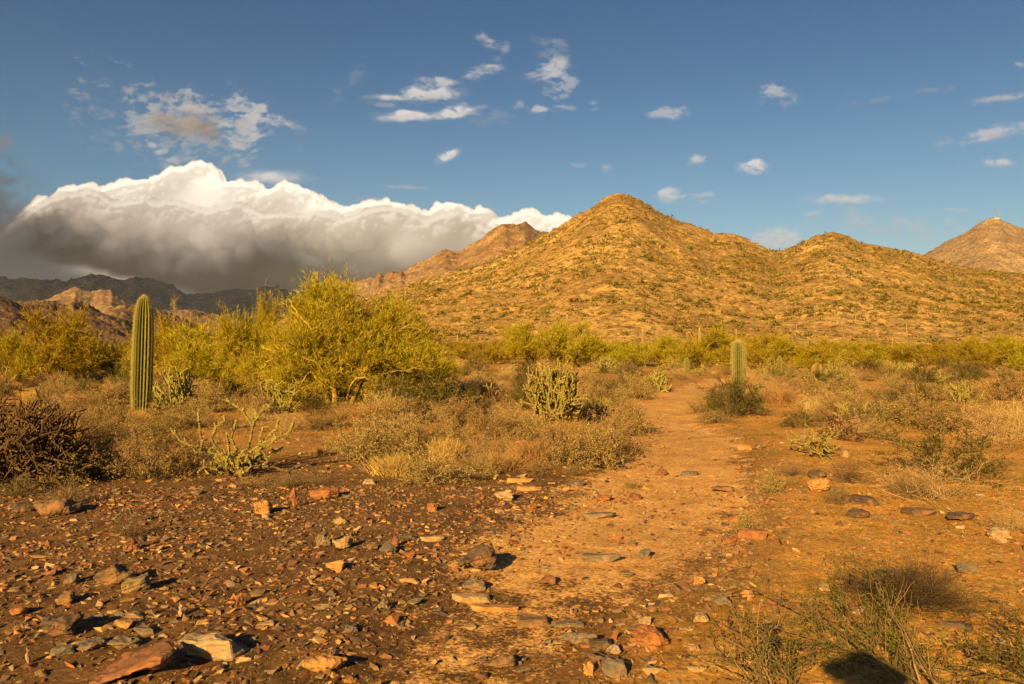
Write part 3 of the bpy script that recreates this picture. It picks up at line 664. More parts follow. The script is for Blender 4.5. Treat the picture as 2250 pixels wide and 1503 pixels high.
# ------------------------------------------------------------------ haze
def haze():
    me = boxm('haze', (15600, 15600, 728), None); m = bpy.data.materials.new('haze'); m.use_nodes = True; t = m.node_tree; t.nodes.clear()
    o = N(t, 'ShaderNodeOutputMaterial'); v = N(t, 'ShaderNodeVolumePrincipled'); v.inputs['Density'].default_value = .000022; v.inputs['Color'].default_value = (.80, .86, .95, 1)
    t.links.new(v.outputs[0], o.inputs['Volume']); me.materials.append(m)
    tag(obj('haze', me, loc=(0, 0, 356)), 'thin dusty air over the desert and the far mountains', 'haze', kind='stuff')
haze()
# ------------------------------------------------------------------ plants: generators (all in metres, base at the origin)
def rdir(rng, n): return nrm(rng.normal(size=(n, 3)))
def dome_dirs(rng, n, low=.05):
    ph = rng.uniform(0, 2*math.pi, n); zz = rng.uniform(low, 1, n); r = np.sqrt(1-zz*zz)
    return np.stack([r*np.cos(ph), r*np.sin(ph), zz], -1)
def lump(D, seed, k=2.2, am=.35):
    return 1+am*2*(fbm(D[:, 0]*k+5, D[:, 1]*k+D[:, 2]*k*1.3, seed, 3)-.5)
def curve_pts(rng, P0, P1, k, sag, wob):
    n = len(P0); s_ = np.linspace(0, 1, k)[None, :, None]
    L_ = np.linalg.norm(P1-P0, axis=1)[:, None, None]
    P = P0[:, None]*(1-s_)+P1[:, None]*s_
    P = P+np.array([0, 0, 1.])*sag*L_*(4*s_*(1-s_))
    nz = rng.normal(size=(n, k, 3)); nz[:, 0] = 0; nz = np.cumsum(nz, 1)*wob*L_/k
    return P+nz
def bush(rng, W, H, n_stem, n_twig, n_leaf, stem_r=.004, twig_r=.0016, twig_l=.16, leaf_l=.014, leaf_w=.008, inner=.45, low=.03, wob=.35, sag=.1, leafseed=1, bare=0, tvar=.35, lshell=.55):
    """a shrub: stems from the root crown, twigs and small leaves"""
    st, lf = Soup(), Soup(); sd = int(rng.integers(1, 9999))
    D = dome_dirs(rng, n_stem, low); rad = lump(D, sd)*rng.uniform(.72, 1.0, n_stem)
    E_ = D*np.array([W/2, W/2, H])*rad[:, None]; B = rng.normal(size=(n_stem, 3))*np.array([W*.05, W*.05, 0]); 
    P = curve_pts(rng, B, E_, 6, sag, wob); P[..., 2] = np.maximum(P[..., 2], .004)
    R = np.linspace(1, .35, 6)[None]*rng.uniform(.6, 1.3, n_stem)[:, None]*stem_r
    tubes(st, P, R, 3, rng.uniform(1-tvar, 1+tvar, n_stem))
    i = rng.integers(0, n_stem, n_twig); s_ = inner+(1-inner)*rng.random(n_twig)**.8; f = s_*5; k = np.minimum(f.astype(int), 4); fr = (f-k)[:, None]
    T0 = P[i, k]*(1-fr)+P[i, k+1]*fr; sdv = nrm(P[i, k+1]-P[i, k])
    TD = nrm(sdv*.8+rdir(rng, n_twig)*.8+np.array([0, 0, .35])+nrm(T0+1e-6)*.3); TL = twig_l*rng.uniform(.4, 1.2, n_twig)
    T1 = T0+TD*TL[:, None]; TP = curve_pts(rng, T0, T1, 3, .03, .25); TP[..., 2] = np.maximum(TP[..., 2], .003)
    tc_ = rng.uniform(1-tvar, 1+tvar*1.3, n_twig)[:, None]*np.ones(3)
    for a_ in (0, 1): leaves(st, TP[:, a_], TP[:, a_+1]-TP[:, a_], np.linalg.norm(TP[:, a_+1]-TP[:, a_], axis=1)*1.15, twig_r*2.3, rng, tc_)
    if n_leaf:
        j = rng.integers(0, n_twig, n_leaf); q = rng.random(n_leaf)[:, None]**.7
        LP = TP[j, 0]*(1-q)+TP[j, 2]*q+rng.normal(size=(n_leaf, 3))*.006
        keep = rng.random(n_leaf) > bare; LP = LP[keep]; n = len(LP)
        c = rng.uniform(.65, 1.25, n)[:, None]*np.array([1, 1, 1.])+rng.normal(size=(n, 1))*np.array([.12, .02, -.02])
        leaves(lf, LP, nrm(TD[j][keep]*.6+rdir(rng, n)), leaf_l*rng.uniform(.6, 1.4, n), leaf_w*rng.uniform(.7, 1.3, n), rng, np.clip(c, .2, 2))
    return st, lf
def grass(rng, W, H, n, w=.004):
    st = Soup(); D = dome_dirs(rng, n, .55); L_ = H*rng.uniform(.45, 1.05, n)
    B = rng.normal(size=(n, 3))*np.array([W*.22, W*.22, 0]); E_ = B+D*L_[:, None]*np.array([W/H*.8, W/H*.8, 1])
    P = curve_pts(rng, B, E_, 4, .06, .15); tubes(st, P, np.array([[1, .9, .6, .15]])*w*np.ones((n, 1)), 3, rng.uniform(.6, 1.35, n))
    return st, Soup()

def palo_verde(rng, lobes, n_sec, n_tw, n_fine, trunk_r=.07, fine_l=.2, fine_w=.006, base_spread=.25):
    """lobes: (x, y, z, r) clusters of the crown"""
    tr, cr = Soup(), Soup()
    P4 = []; R4 = []
    secP = []; wt = np.array([l[3]**2 for l in lobes]); wt = wt/wt.sum()
    for (lx, ly, lz, lr), w in zip(lobes, wt):
        b0 = np.array([rng.normal()*base_spread, rng.normal()*base_spread, 0.]); e_ = np.array([lx, ly, lz])
        mid = b0*.5+e_*.5+np.array([lx*-.10, ly*-.10, .18*lz+.1])+rng.normal(size=3)*.12
        s_ = np.linspace(0, 1, 9)[:, None]; P = (1-s_)**2*b0+2*s_*(1-s_)*mid+s_**2*e_; P[1:-1] += rng.normal(size=(7, 3))*.045*max(lr, .4)
        R = trunk_r*(.45+.75*lr)*np.linspace(1, .30, 9)
        tubes(tr, P[None], R[None], 6, np.array([rng.uniform(.7, 1.1)]))
        n = max(int(n_sec*w), 5); k = rng.uniform(.45, 1, n); f = k*8; i0 = np.minimum(f.astype(int), 7); fr = (f-i0)[:, None]
        S0 = P[i0]*(1-fr)+P[i0+1]*fr
        D = nrm(rdir(rng, n)+np.array([0, 0, .25])+nrm(e_+1e-6)*.3)
        S1 = e_+D*lr*rng.uniform(.55, 1.0, n)[:, None]*np.array([1, 1, .85]); S1[:, 2] = np.maximum(S1[:, 2], .06)
        secP.append(curve_pts(rng, S0, S1, 6, .12, .45))
    SP = np.concatenate(secP); n = len(SP)
    SP[..., 2] = np.maximum(SP[..., 2], .03)
    tubes(tr, SP, np.linspace(1, .3, 6)[None]*rng.uniform(.006, .016, n)[:, None], 4, rng.uniform(.6, 1.4, n))
    i = rng.integers(0, n, n_tw); s_ = rng.uniform(.25, 1, n_tw)*5; k = np.minimum(s_.astype(int), 4); fr = (s_-k)[:, None]
    T0 = SP[i, k]*(1-fr)+SP[i, k+1]*fr; TD = nrm(nrm(SP[i, k+1]-SP[i, k])*.9+rdir(rng, n_tw)*.8+np.array([0, 0, .3]))
    T1 = T0+TD*rng.uniform(.2, .55, n_tw)[:, None]; TP = curve_pts(rng, T0, T1, 4, .02, .3); TP[..., 2] = np.maximum(TP[..., 2], .02)
    tc_ = rng.uniform(.6, 1.4, n_tw)[:, None]*np.ones(3)
    for a_ in (0, 1, 2): leaves(tr, TP[:, a_], TP[:, a_+1]-TP[:, a_], np.linalg.norm(TP[:, a_+1]-TP[:, a_], axis=1)*1.15, .010, rng, tc_)
    # fine green twigs with their tiny leaves
    j = rng.integers(0, n_tw, n_fine); q = rng.random(n_fine)*3; k = np.minimum(q.astype(int), 2); fr = (q-k)[:, None]
    F0 = TP[j, k]*(1-fr)+TP[j, k+1]*fr+rng.normal(size=(n_fine, 3))*.02
    FD = nrm(TD[j]*.8+rdir(rng, n_fine)*.75+np.array([0, 0, .35]))
    c = rng.uniform(.55, 1.45, n_fine)[:, None]*np.ones(3)+rng.normal(size=(n_fine, 1))*np.array([.14, .02, 0])
    leaves(cr, F0, FD, fine_l*rng.uniform(.35, 1.1, n_fine), fine_w*rng.uniform(.7, 1.5, n_fine), rng, np.clip(c, .2, 2))
    return tr, cr

def cholla(rng, W, H, n0, depth=4, seg=.15, r=.017, up=.5, dead=False, old=.35, spread=1.0, prune=.12, n_spine=9, guide=None):
    """a branching cactus of cylindrical joints; old wood below, fresh joints above"""
    old_s, joint, spn = Soup(), Soup(), Soup()
    segs = []
    def grow(p, d, lv, rr):
        L_ = seg*rng.uniform(.7, 1.35); q = p+d*L_; q[2] = max(q[2], .03)
        mid = (p+q)/2+rng.normal(size=3)*L_*.06
        segs.append((p, mid, q, rr, lv))
        if lv >= depth or (lv > 1 and rng.random() < prune): return
        nb = 1 if rng.random() < .30 else 2 if rng.random() < .7 else 3
        for _ in range(nb):
            nd = d+rng.normal(size=3)*.75+np.array([0, 0, up*.6]); nd += np.array([q[0]/(W/2), q[1]/(W/2), 0])*.15*spread
            lim = (q[0]/(W/2))**2+(q[1]/(W/2))**2+(q[2]/H)**2
            if lim > rng.uniform(.45, 1.5): continue
            grow(q, nd/np.linalg.norm(nd), lv+1, rr*rng.uniform(.85, 1.0))
    for ln in (guide or []):
        P = np.array(ln, float)
        for a_, b_ in zip(P[:-1], P[1:]):
            m = max(1, int(round(np.linalg.norm(b_-a_)/seg))); q = [a_+(b_-a_)*i/m+(rng.normal(size=3)*.008 if 0 < i < m else 0) for i in range(m+1)]
            for i in range(m):
                segs.append((q[i], (q[i]+q[i+1])/2+rng.normal(size=3)*.006, q[i+1], r*rng.uniform(.9, 1.1), 0 if a_[2] < H*old else 3))
                if rng.random() < .75 and q[i+1][2] > H*.2:
                    d = nrm(rng.normal(size=3)*.7+np.array([0, 0, .7])); segs.append((q[i+1], q[i+1]+d*seg*.35, q[i+1]+d*seg*rng.uniform(.45, .9), r*.88, 4))
    for k in range(n0):
        an = rng.uniform(0, 2*math.pi); el = rng.uniform(.15, 1.2)
        d = np.array([math.cos(an)*math.cos(el), math.sin(an)*math.cos(el), math.sin(el)])
        grow(np.array([rng.normal()*W*.04, rng.normal()*W*.04, 0.]), d, 0, r*1.15)
    for old_f, S_ in ((True, old_s), (False, joint)):
        ss = [s for s in segs if ((s[2][2] < H*old and s[4] < 3) == old_f)]
        if not ss: continue
        k = 5 if dead else 9; u_ = np.linspace(0, 1, k)[None, :, None]
        A = np.array([s[0] for s in ss])[:, None]; Bm = np.array([s[1] for s in ss])[:, None]; Cc = np.array([s[2] for s in ss])[:, None]
        P = (1-u_)**2*A+2*u_*(1-u_)*Bm+u_**2*Cc
        rr = np.array([s[3] for s in ss])[:, None]; prf = np.array([[.72, 1.0, .86, 1.04, .88, 1.05, .88, .98, .45]])[:, :: 2 if dead else 1]
        R = rr*prf*(1+.08*rng.normal(size=(len(ss), k)))*(.85 if old_f else 1)
        tubes(S_, P, R, 4 if dead else 5, np.clip(rng.uniform(.75, 1.25, (len(ss), 1))*np.array([[.7, 1.1, .55, 1.2, .6, 1.2, .6, 1.25, 1.4]])[:, :: 2 if dead else 1], .3, 2), cap=True)
        n = len(ss)*n_spine*(1 if not dead else 0)
        if n:
            i = rng.integers(0, len(ss), n); kk = rng.integers(0, k, n); D = rdir(rng, n)
            leaves(spn, P[i, kk]+D*rr[i]*.7, D, .022, .0022, rng, rng.uniform(.7, 1.3, n))
    return old_s, joint, spn

def ribbed(rng, H, Rm, ribs, prof_, depth=.10, seg=70, lean=(0, 0), spine=1, areole=.028, sp_l=.03, cap_pale=.9, merge=0):
    """saguaro / barrel body with real ribs: returns body and spine soups"""
    hs = np.linspace(0, 1, seg); pr = np.interp(hs, [p[0] for p in prof_], [p[1] for p in prof_])
    na = ribs*6; an = np.arange(na)/na*2*math.pi
    ph = (an*ribs) % (2*math.pi); ridge = np.abs(np.cos(ph/2))**1.6       # 1 on the rib crest
    x = []; Cc = []
    wob = (fbm(hs*9, hs*0, int(rng.integers(99)), 3)-.5)*.06
    for i, h in enumerate(hs):
        dp = depth*min(1, (1-h)*6+.35)
        rr = Rm*pr[i]*(1-dp+dp*ridge*1.6-.4*dp)*(1+wob[i])*(1+.02*np.sin(an*2+h*3))
        x.append(np.stack([rr*np.cos(an)+lean[0]*h*H, rr*np.sin(an)+lean[1]*h*H, np.full(na, h*H)], -1))
        pale = ridge**3*.95; topf = sstep(.955, 1.0, h)*cap_pale
        base = 1+.25*(vnoise(an*8, np.full(na, h*40), 5)-.5)
        brown = sstep(.10, .0, h)*.6
        c = np.stack([base*(1+pale*1.9+topf*3.2+brown), base*(1+pale*1.15+topf*2.2-.05*brown), base*(1+pale*1.6+topf*4.5+brown*.6)], -1)
        Cc.append(c)
    V = np.array(x); C_ = np.array(Cc); idx = np.arange(seg*na).reshape(seg, na); nx_ = np.roll(idx, -1, 1)
    Q = np.stack([idx[:-1], nx_[:-1], nx_[1:], idx[1:]], -1).reshape(-1, 4)
    b = Soup(); top = np.array([[lean[0]*H, lean[1]*H, H+.004]])
    Vt = np.concatenate([V.reshape(-1, 3), top]); Ct = np.concatenate([C_.reshape(-1, 3), [[3, 2.6, 4]]])
    T = np.stack([idx[-1], nx_[-1], np.full(na, seg*na)], -1); b.add(Vt, Q, T, Ct)
    s_ = Soup(); crest = np.arange(ribs)*6
    nar = int(H/areole); P = []; D = []
    for j in range(nar):
        h = (j+.5)/nar; f = h*(seg-1); i0 = int(f); fr = f-i0; i1 = min(i0+1, seg-1)
        p = V[i0, crest]*(1-fr)+V[i1, crest]*fr; c0 = np.array([lean[0]*h*H, lean[1]*h*H, p[0, 2]])
        out = nrm(p-c0+np.array([0, 0, .9*Rm*sstep(.93, 1, h)]))
        m = 5 if h < .93 else 9
        for _ in range(int(m*spine)): P.append(p+rng.normal(size=p.shape)*.003); D.append(nrm(out*1.0+rdir(rng, len(p))*.85))
    if not P: return b, s_
    P = np.concatenate(P); D = np.concatenate(D); leaves(s_, P, D, sp_l*rng.uniform(.5, 1.2, len(P)), .0032, rng, rng.uniform(.6, 1.25, len(P)))
    return b, s_
SAG_P = [(0, .74), (.06, .84), (.22, .96), (.5, 1.0), (.66, .98), (.82, .88), (.90, .76), (.945, .62), (.975, .42), (.992, .2), (1, .03)]

# ------------------------------------------------------------------ landmark-relative descriptions
LM = [('the tall saguaro', 312, 905), ('the big palo verde', 760, 895), ('the sandy footpath', 1480, 960), ('the forked yellow cholla', 520, 1040), ('the dense staghorn cholla', 1225, 935),
      ('the saguaro beside the path', 1622, 900), ('the bright orange rock', 1805, 1078), ('the dark leaning rock', 1045, 1258), ('the dead brown cholla', 60, 1060), ('the wide twiggy creosote', 2060, 1090),
      ('the sprawling dead bush', 1990, 1320), ('the upright rust-red stone', 645, 1115), ('the curved brown stone', 290, 1300), ('the pale mottled rock', 450, 1440), ('the striped slate stone', 1355, 1485)]
LM += [('the tallest far palo verde', 1250, 806), ('the stout barrel cactus', 1795, 833), ('the right picture edge', 2240, 850), ('the left picture edge', 10, 850), ('the far bend of the path', 1400, 870), ('the slender tree top', 592, 850), ('the leftmost palo verde', 95, 838), ('the pale column saguaro', 1876, 800), ('the broad edge palo verde', 2160, 812)]
def place_words(px, py, skip=None):
    d, n, x, y = sorted((math.hypot((px-x)*1.0, (py-y)*2.2), n, x, y) for n, x, y in LM if n != skip)[0]
    dx, dy = px-x, (py-y)*2.2
    if abs(dx) > abs(dy): side = 'right of' if dx > 0 else 'left of'
    else: side = 'in front of' if dy > 0 else 'behind'
    if 'edge' in n and 'palo' not in n: return 'near '+n
    if d < 60: return 'beside '+n
    return (('just ' if d < 140 else 'steps ' if d < 300 else 'far ')+side+' '+n)
PENDING = []
def later(o, head, plural, cat, px, py, place=None): o['category'] = cat; PENDING.append((o, head, plural, px, py, place))
ORDN = ['leftmost', 'second', 'third', 'fourth', 'fifth', 'sixth', 'seventh', 'eighth', 'ninth', 'tenth', 'eleventh', 'twelfth', 'thirteenth']
def settle_labels():
    g = {}
    for o, head, plural, px, py, place in PENDING: g.setdefault((plural, place or place_words(px, py)), []).append((px, py, o, head))
    for (plural, pl), it in g.items():
        it.sort(key=lambda a_: -a_[1]); nr = max(1, -(-len(it)//12)); rows = [list(r_) for r_ in (it[len(it)*k//nr:len(it)*(k+1)//nr] for k in range(nr))]
        nm = {1: [''], 2: ['nearer ', 'farther '], 3: ['nearest ', 'middle ', 'farthest '], 4: ['nearest ', 'nearer ', 'farther ', 'farthest ']}.get(nr, ['nearest ']+[o_+'-nearest ' for o_ in ORDN[1:nr-1]]+['farthest '])
        for row, rn in zip(rows, nm):
            row.sort(key=lambda a_: a_[0]); n = len(row)
            for k, (px, py, o, head) in enumerate(row):
                if n == 1 and nr == 1: o['label'] = f'{head} {pl}'
                elif k == 0: o['label'] = f'leftmost of the {rn}{plural} {pl}'
                elif k == n-1: o['label'] = f'rightmost of the {rn}{plural} {pl}'
                else: o['label'] = f'{ORDN[k]} from left of the {rn}{plural} {pl}'
                o['group'] = f'{plural} {pl}'
# prototypes --------------------------------------------------------
def make_proto(kind, soups, mats, names, W, H):
    parts = []
    for s_, m, n in zip(soups, mats, names):
        V, Q, T, C = s_.arrays()
        if len(V): parts.append((n, mk_mesh(n, V, [Q, T], m, C, False), (V, Q, T, C), m))
    off = 0; Vs, Qs, Ts, Cs, FQ, FT, ms = [], [], [], [], [], [], []
    for i, (n, me, (V, Q, T, C), m) in enumerate(parts):
        Vs.append(V); Cs.append(C); Qs.append(Q+off); Ts.append(T+off); FQ.append(np.full(len(Q), i)); FT.append(np.full(len(T), i)); ms.append(m); off += len(V)
    Va = np.concatenate(Vs); W = float(np.mean([np.percentile(Va[:, c], 98.5)-np.percentile(Va[:, c], 1.5) for c in (0, 1)])); H = float(np.percentile(Va[:, 2], 98.5))
    return dict(kind=kind, parts=[(p[0], p[1]) for p in parts], raw=(np.concatenate(Vs), np.concatenate(Qs), np.concatenate(Ts), np.concatenate(Cs), np.concatenate(FQ), np.concatenate(FT), ms), W=W, H=H, joined=None)
def joined(p):
    if p['joined'] is None:
        V, Q, T, C, FQ, FT, ms = p['raw']
        p['joined'] = mk_mesh(p['kind'], V, [Q, T], ms, C, False, fmat=np.concatenate([FQ, FT]) if len(T) else FQ)
    return p['joined']
PROTO = {}
def R_(s): return np.random.default_rng(s)
def build_protos():
    def reg(k, soups, mats, names, W, H): PROTO.setdefault(k, []).append(make_proto(k, soups, mats, names, W, H))
    for s in range(3): reg('bursage', bush(R_(100+s), 1.1, .55, 110, 1700, 8000, .0035, .0018, .11, .019, .011, .40, wob=.6), [M['twig'], M['bursage_leaf']], ['stem', 'foliage'], 1.1, .62)
    for s in range(3): reg('dry_shrub', bush(R_(120+s), 1.1, .50, 130, 2600, 1500, .0032, .0019, .13, .018, .010, .25, wob=.8), [M['pale_twig'], M['bursage_leaf']], ['stem', 'foliage'], 1.1, .55)
    for s in range(3): reg('creosote_bush', bush(R_(140+s), 1.5, 1.0, 60, 1000, 7500, .0065, .0022, .20, .024, .015, .45, low=.12, wob=.4), [M['twig'], M['creosote_leaf']], ['stem', 'foliage'], 1.5, 1.0)
    for s in range(3): reg('grass_tuft', grass(R_(160+s), .7, .5, 900), [M['dry_grass'], M['dry_grass']], ['blades', 'x'], .7, .5)
    for s in range(2): reg('dead_bush', bush(R_(180+s), 1.6, .45, 90, 900, 0, .0042, .0018, .25, inner=.3, low=.0, wob=1.3, sag=.12), [M['pale_twig'], M['twig']], ['stem', 'x'], 1.6, .6)
    for s in range(2): reg('dark_dead_bush', bush(R_(185+s), 1.6, .40, 260, 3200, 0, .0040, .0020, .22, inner=.3, low=.0, wob=.7, sag=.14), [M['dead_stem'], M['dead_stem']], ['stem', 'x'], 1.6, .6)
    for s in range(2): reg('dark_twig_bush', bush(R_(190+s), .9, .6, 90, 800, 200, .0035, .0018, .2, inner=.3, low=.15, wob=.5), [M['twig'], M['bursage_leaf']], ['stem', 'foliage'], .9, .6)
    for s in range(2): reg('cholla', cholla(R_(200+s), 1.4, .95, 7, 5, .15, .018), [M['cholla_dead'], M['cholla_joint'], M['spine']], ['old_wood', 'joints', 'spines'], 1.4, .95)
    for s in range(2): reg('small_saguaro', ribbed(R_(220+s), 1.0, .155, 16, SAG_P, .13, 36, (0, 0), .6, .05, .04), [M['saguaro'], M['spine']], ['body', 'spines'], .31, 1.0)
    for s in range(3):
        rng = R_(240+s); lob = []
        for k in range(11):
            an = rng.uniform(0, 6.28); rr = rng.uniform(.3, 1.6); lob.append((rr*math.cos(an), rr*math.sin(an), rng.uniform(.5, 1.75)-.18*rr, rng.uniform(.5, .85)))
        reg('palo_verde', palo_verde(rng, lob, 220, 1200, 21000, .05, .20, .013), [M['palo_bark'], M['palo_leaf']], ['trunk', 'crown'], 4.4, 2.6)
build_protos()
RNG = np.random.default_rng(11)
def plant(kind, px, py, w=None, h=None, label=None, cat=None, group=None, var=None, split=None, rz=None, sink=.01, xyz=None, skip=None):
    """put a copy of a prototype where it stands; w/h are its size in pixels of the photograph"""
    x, y, z = xyz if xyz is not None else at(px, py)
    ps = PROTO[kind]; p = ps[var if var is not None else int(RNG.integers(len(ps)))]
    sx = (w*y/F)/p['W'] if w else 1; sz = (h*y/F)/p['H'] if h else sx
    rz = RNG.uniform(0, 6.28) if rz is None else rz
    if split is None: split = y < 30
    if split and len(p['parts']) > 1:
        o = obj(kind, None, loc=(x, y, z-sink), rz=rz, scale=(sx, sx, sz))
        for n, me in p['parts']: obj(n, me, o)
    else: o = obj(kind, joined(p), loc=(x, y, z-sink), rz=rz, scale=(sx, sx, sz))
    return tag(o, label, cat, group)
# ------------------------------------------------------------------ the landmark plants
def sag_main():
    rng = R_(1); x, y, z = at(309, 914); H = 269*y/F; Rr = 42*y/F/2
    b, s_ = ribbed(rng, H, Rr, 19, SAG_P, .20, 110, (.028, 0), 1.1, .026, .034, cap_pale=.6)
    r = tag(obj('saguaro_cactus', None, loc=(x, y, z-.03), rz=.1), 'tall single-stemmed green saguaro with pale ribs standing among low shrubs at the left', 'saguaro')
    obj('body', b.mesh('body', M['saguaro'], False), r); tag(obj('spines', s_.mesh('spines', M['spine']), r), kind='stuff')
sag_main()
def sag_second():
    rng = R_(2); x, y, z = at(1624, 905); H = 161*y/F; Rr = 29*y/F/2
    b, s_ = ribbed(rng, H, Rr, 17, [(0, .8), (.3, .86), (.6, .97), (.85, 1.0), (.92, .92), (.96, .74), (.985, .45), (1, .03)], .20, 80, (-.012, 0), 1.6, .024, .045, cap_pale=1.2)
    r = tag(obj('saguaro_cactus', None, loc=(x, y, z-.03)), 'waist-thick saguaro with a fuzzy white top rising out of a green bush beside the path', 'saguaro')
    obj('body', b.mesh('body', M['saguaro']), r); tag(obj('spines', s_.mesh('spines', M['spine']), r), kind='stuff')
sag_second()
for px, pb, pt, w, lab in [(1509, 823, 785, 13, 'short pale-topped saguaro left of the path-side saguaro'), (1713, 824, 781, 13, 'short dark green saguaro with a pale top right of the path-side saguaro'),
                           (1683, 829, 808, 9, 'tiny knee-high saguaro between the path-side saguaro and the short dark green one')]:
    x, y, z = at(px, pb); plant('small_saguaro', px, pb, w, pb-pt, lab, 'saguaro', 'short young saguaros in the middle distance', xyz=(x, y, z))
def barrel(px, pb, w, h, label, seed, ribs=13):
    x, y, z = at(px, pb); b, s_ = ribbed(R_(seed), h*y/F, w*y/F/2, ribs, [(0, .75), (.2, .95), (.5, 1), (.8, .88), (.92, .6), (.98, .3), (1, .03)], .2, 30, (0, 0), 1.5, .035, .05, cap_pale=1.0)
    r = tag(obj('barrel_cactus', None, loc=(x, y, z-.02)), label, 'cactus'); obj('body', b.mesh('body', M['barrel']), r); tag(obj('spines', s_.mesh('spines', M['spine']), r), kind='stuff')
barrel(1795, 833, 22, 36, 'stout reddish barrel cactus in the middle distance right of the short saguaros', 31)
barrel(1784, 903, 30, 24, 'squat yellow-spined barrel cactus low behind the dead cholla skeleton', 32)

# tall thin saguaros far off, before and on the golden hill
def far_sag(px, pt, pb, w, d, arms, label, group='distant saguaros', hill=None):
    rng = R_(int(px*7+pt)); t = (px-CX)/F
    x, y = t*d, d; z = float(ground_h(x, y)); ztop = CAMH+(HY-pt)/F*d; H = ztop-z; zb = z
    b, s_ = ribbed(rng, H, w*d/F/2, 10, SAG_P, .14, 14, (0, 0), 0, .5, .05); r = tag(obj('saguaro_cactus', None, loc=(x, y, zb-.05)), label, 'saguaro', group)
    obj('body', b.mesh('body', M['far_sag']), r)
    for sx, hz, ah in arms:
        q = Soup(); R0 = w*d/F/2*.62
        P = np.array([[[0, 0, H*hz], [sx*.35, 0, H*hz+.02], [sx*.6, 0, H*hz+.25], [sx*.62, 0, H*(hz+ah)]]]); tubes(q, P, np.array([[R0, R0, R0*1.05, R0*.5]]), 7, cap=True); obj('arm', q.mesh('arm', M['far_sag']), r)
M['far_sag'] = leaf_material('distant_saguaro_skin', (.13, .115, .035), 0, .1)
for a_ in [(1412, 722, 802, 5, 78, [], 'tall thin saguaro rising above the palo verdes left of the path head'), (1537, 719, 800, 6, 95, [(1.2, .5, .3)], 'far saguaro whose top shows over the palo verde row right of the tall thin one'),
           (1303, 765, 800, 6, 62, [], 'short dark saguaro column in front of the palo verde row left of the path'), (1618, 722, 790, 4, 120, [], 'thin far saguaro directly above the path-side saguaro'),
           (1826, 744, 790, 6, 100, [(-1, .5, .25)], 'pale distant saguaro with one arm, right of the short saguaros'), (1876, 750, 786, 5, 90, [], 'pale distant column saguaro right of the one-armed one'),
           (1005, 735, 770, 3.5, 150, [], 'thin distant saguaro at the foot of the hill right of the big palo verde'), (1055, 742, 770, 3, 160, [], 'thin pale saguaro at the hill foot above the left palo verde of the row'),
           (1247, 690, 760, 4, 170, [], 'pale saguaro standing behind the tallest palo verde of the row'), (948, 735, 765, 3, 170, [], 'thin saguaro at the hill foot beside the big palo verde crown'),
           (1961, 742, 770, 3.5, 160, [], 'thin distant saguaro right of the pale column pair'), (1853, 735, 770, 3, 170, [], 'slim far saguaro between the two pale column saguaros')]:
    far_sag(*a_)
# on the hill
def hill_sag():
    b0 = ribbed(R_(9), 1, .05, 8, SAG_P, .14, 12, (0, 0), 0, .5, .05)[0]; m0 = b0.mesh('saguaro_cactus', M['far_sag'])
    spots = [(1917, 665, 15), (1992, 730, 22), (1790, 700, 18), (1820, 692, 14), (2070, 722, 22), (1715, 655, 12), (1880, 705, 14), (2018, 715, 12), (1585, 723, 20), (1425, 715, 16), (1412, 705, 14), (1245, 705, 22), (1150, 715, 14), (1080, 722, 14), (1180, 728, 16), (1330, 718, 15), (1370, 700, 12),
             (1465, 700, 14), (1510, 690, 12), (1640, 690, 14), (1690, 715, 16), (1750, 728, 18), (2110, 700, 14), (2160, 735, 18), (2200, 710, 14), (1925, 735, 16), (1850, 725, 14), (1230, 690, 12), (1290, 700, 12), (1120, 700, 11), (1040, 712, 12), (985, 715, 12), (955, 725, 14), (1560, 705, 12), (1605, 680, 10)]
    qs = np.linspace(0, 1, 400)
    for k, (px, py, h) in enumerate(spots):
        t = (px-CX)/F; x, y, z = HA.pos(np.full(400, t), qs); yy = HY-(z-CAMH)/y*F; i = int(np.argmax(yy < py)); 
        s_ = h*y[i]/F
        o = obj('saguaro_cactus', m0, loc=(x[i], y[i], z[i]-.2), rz=k, scale=(s_*.95, s_*.95, s_))
        side = 'lower left flank of the golden hill' if px < 1300 else 'lower slope under the pointed summit' if px < 1600 else 'slope below the lower round summit' if px < 1950 else 'right flank of the golden hill'
        later(o, 'tiny pale saguaro stick', 'tiny saguaros', 'saguaro', px, py, 'on the '+side)
hill_sag()

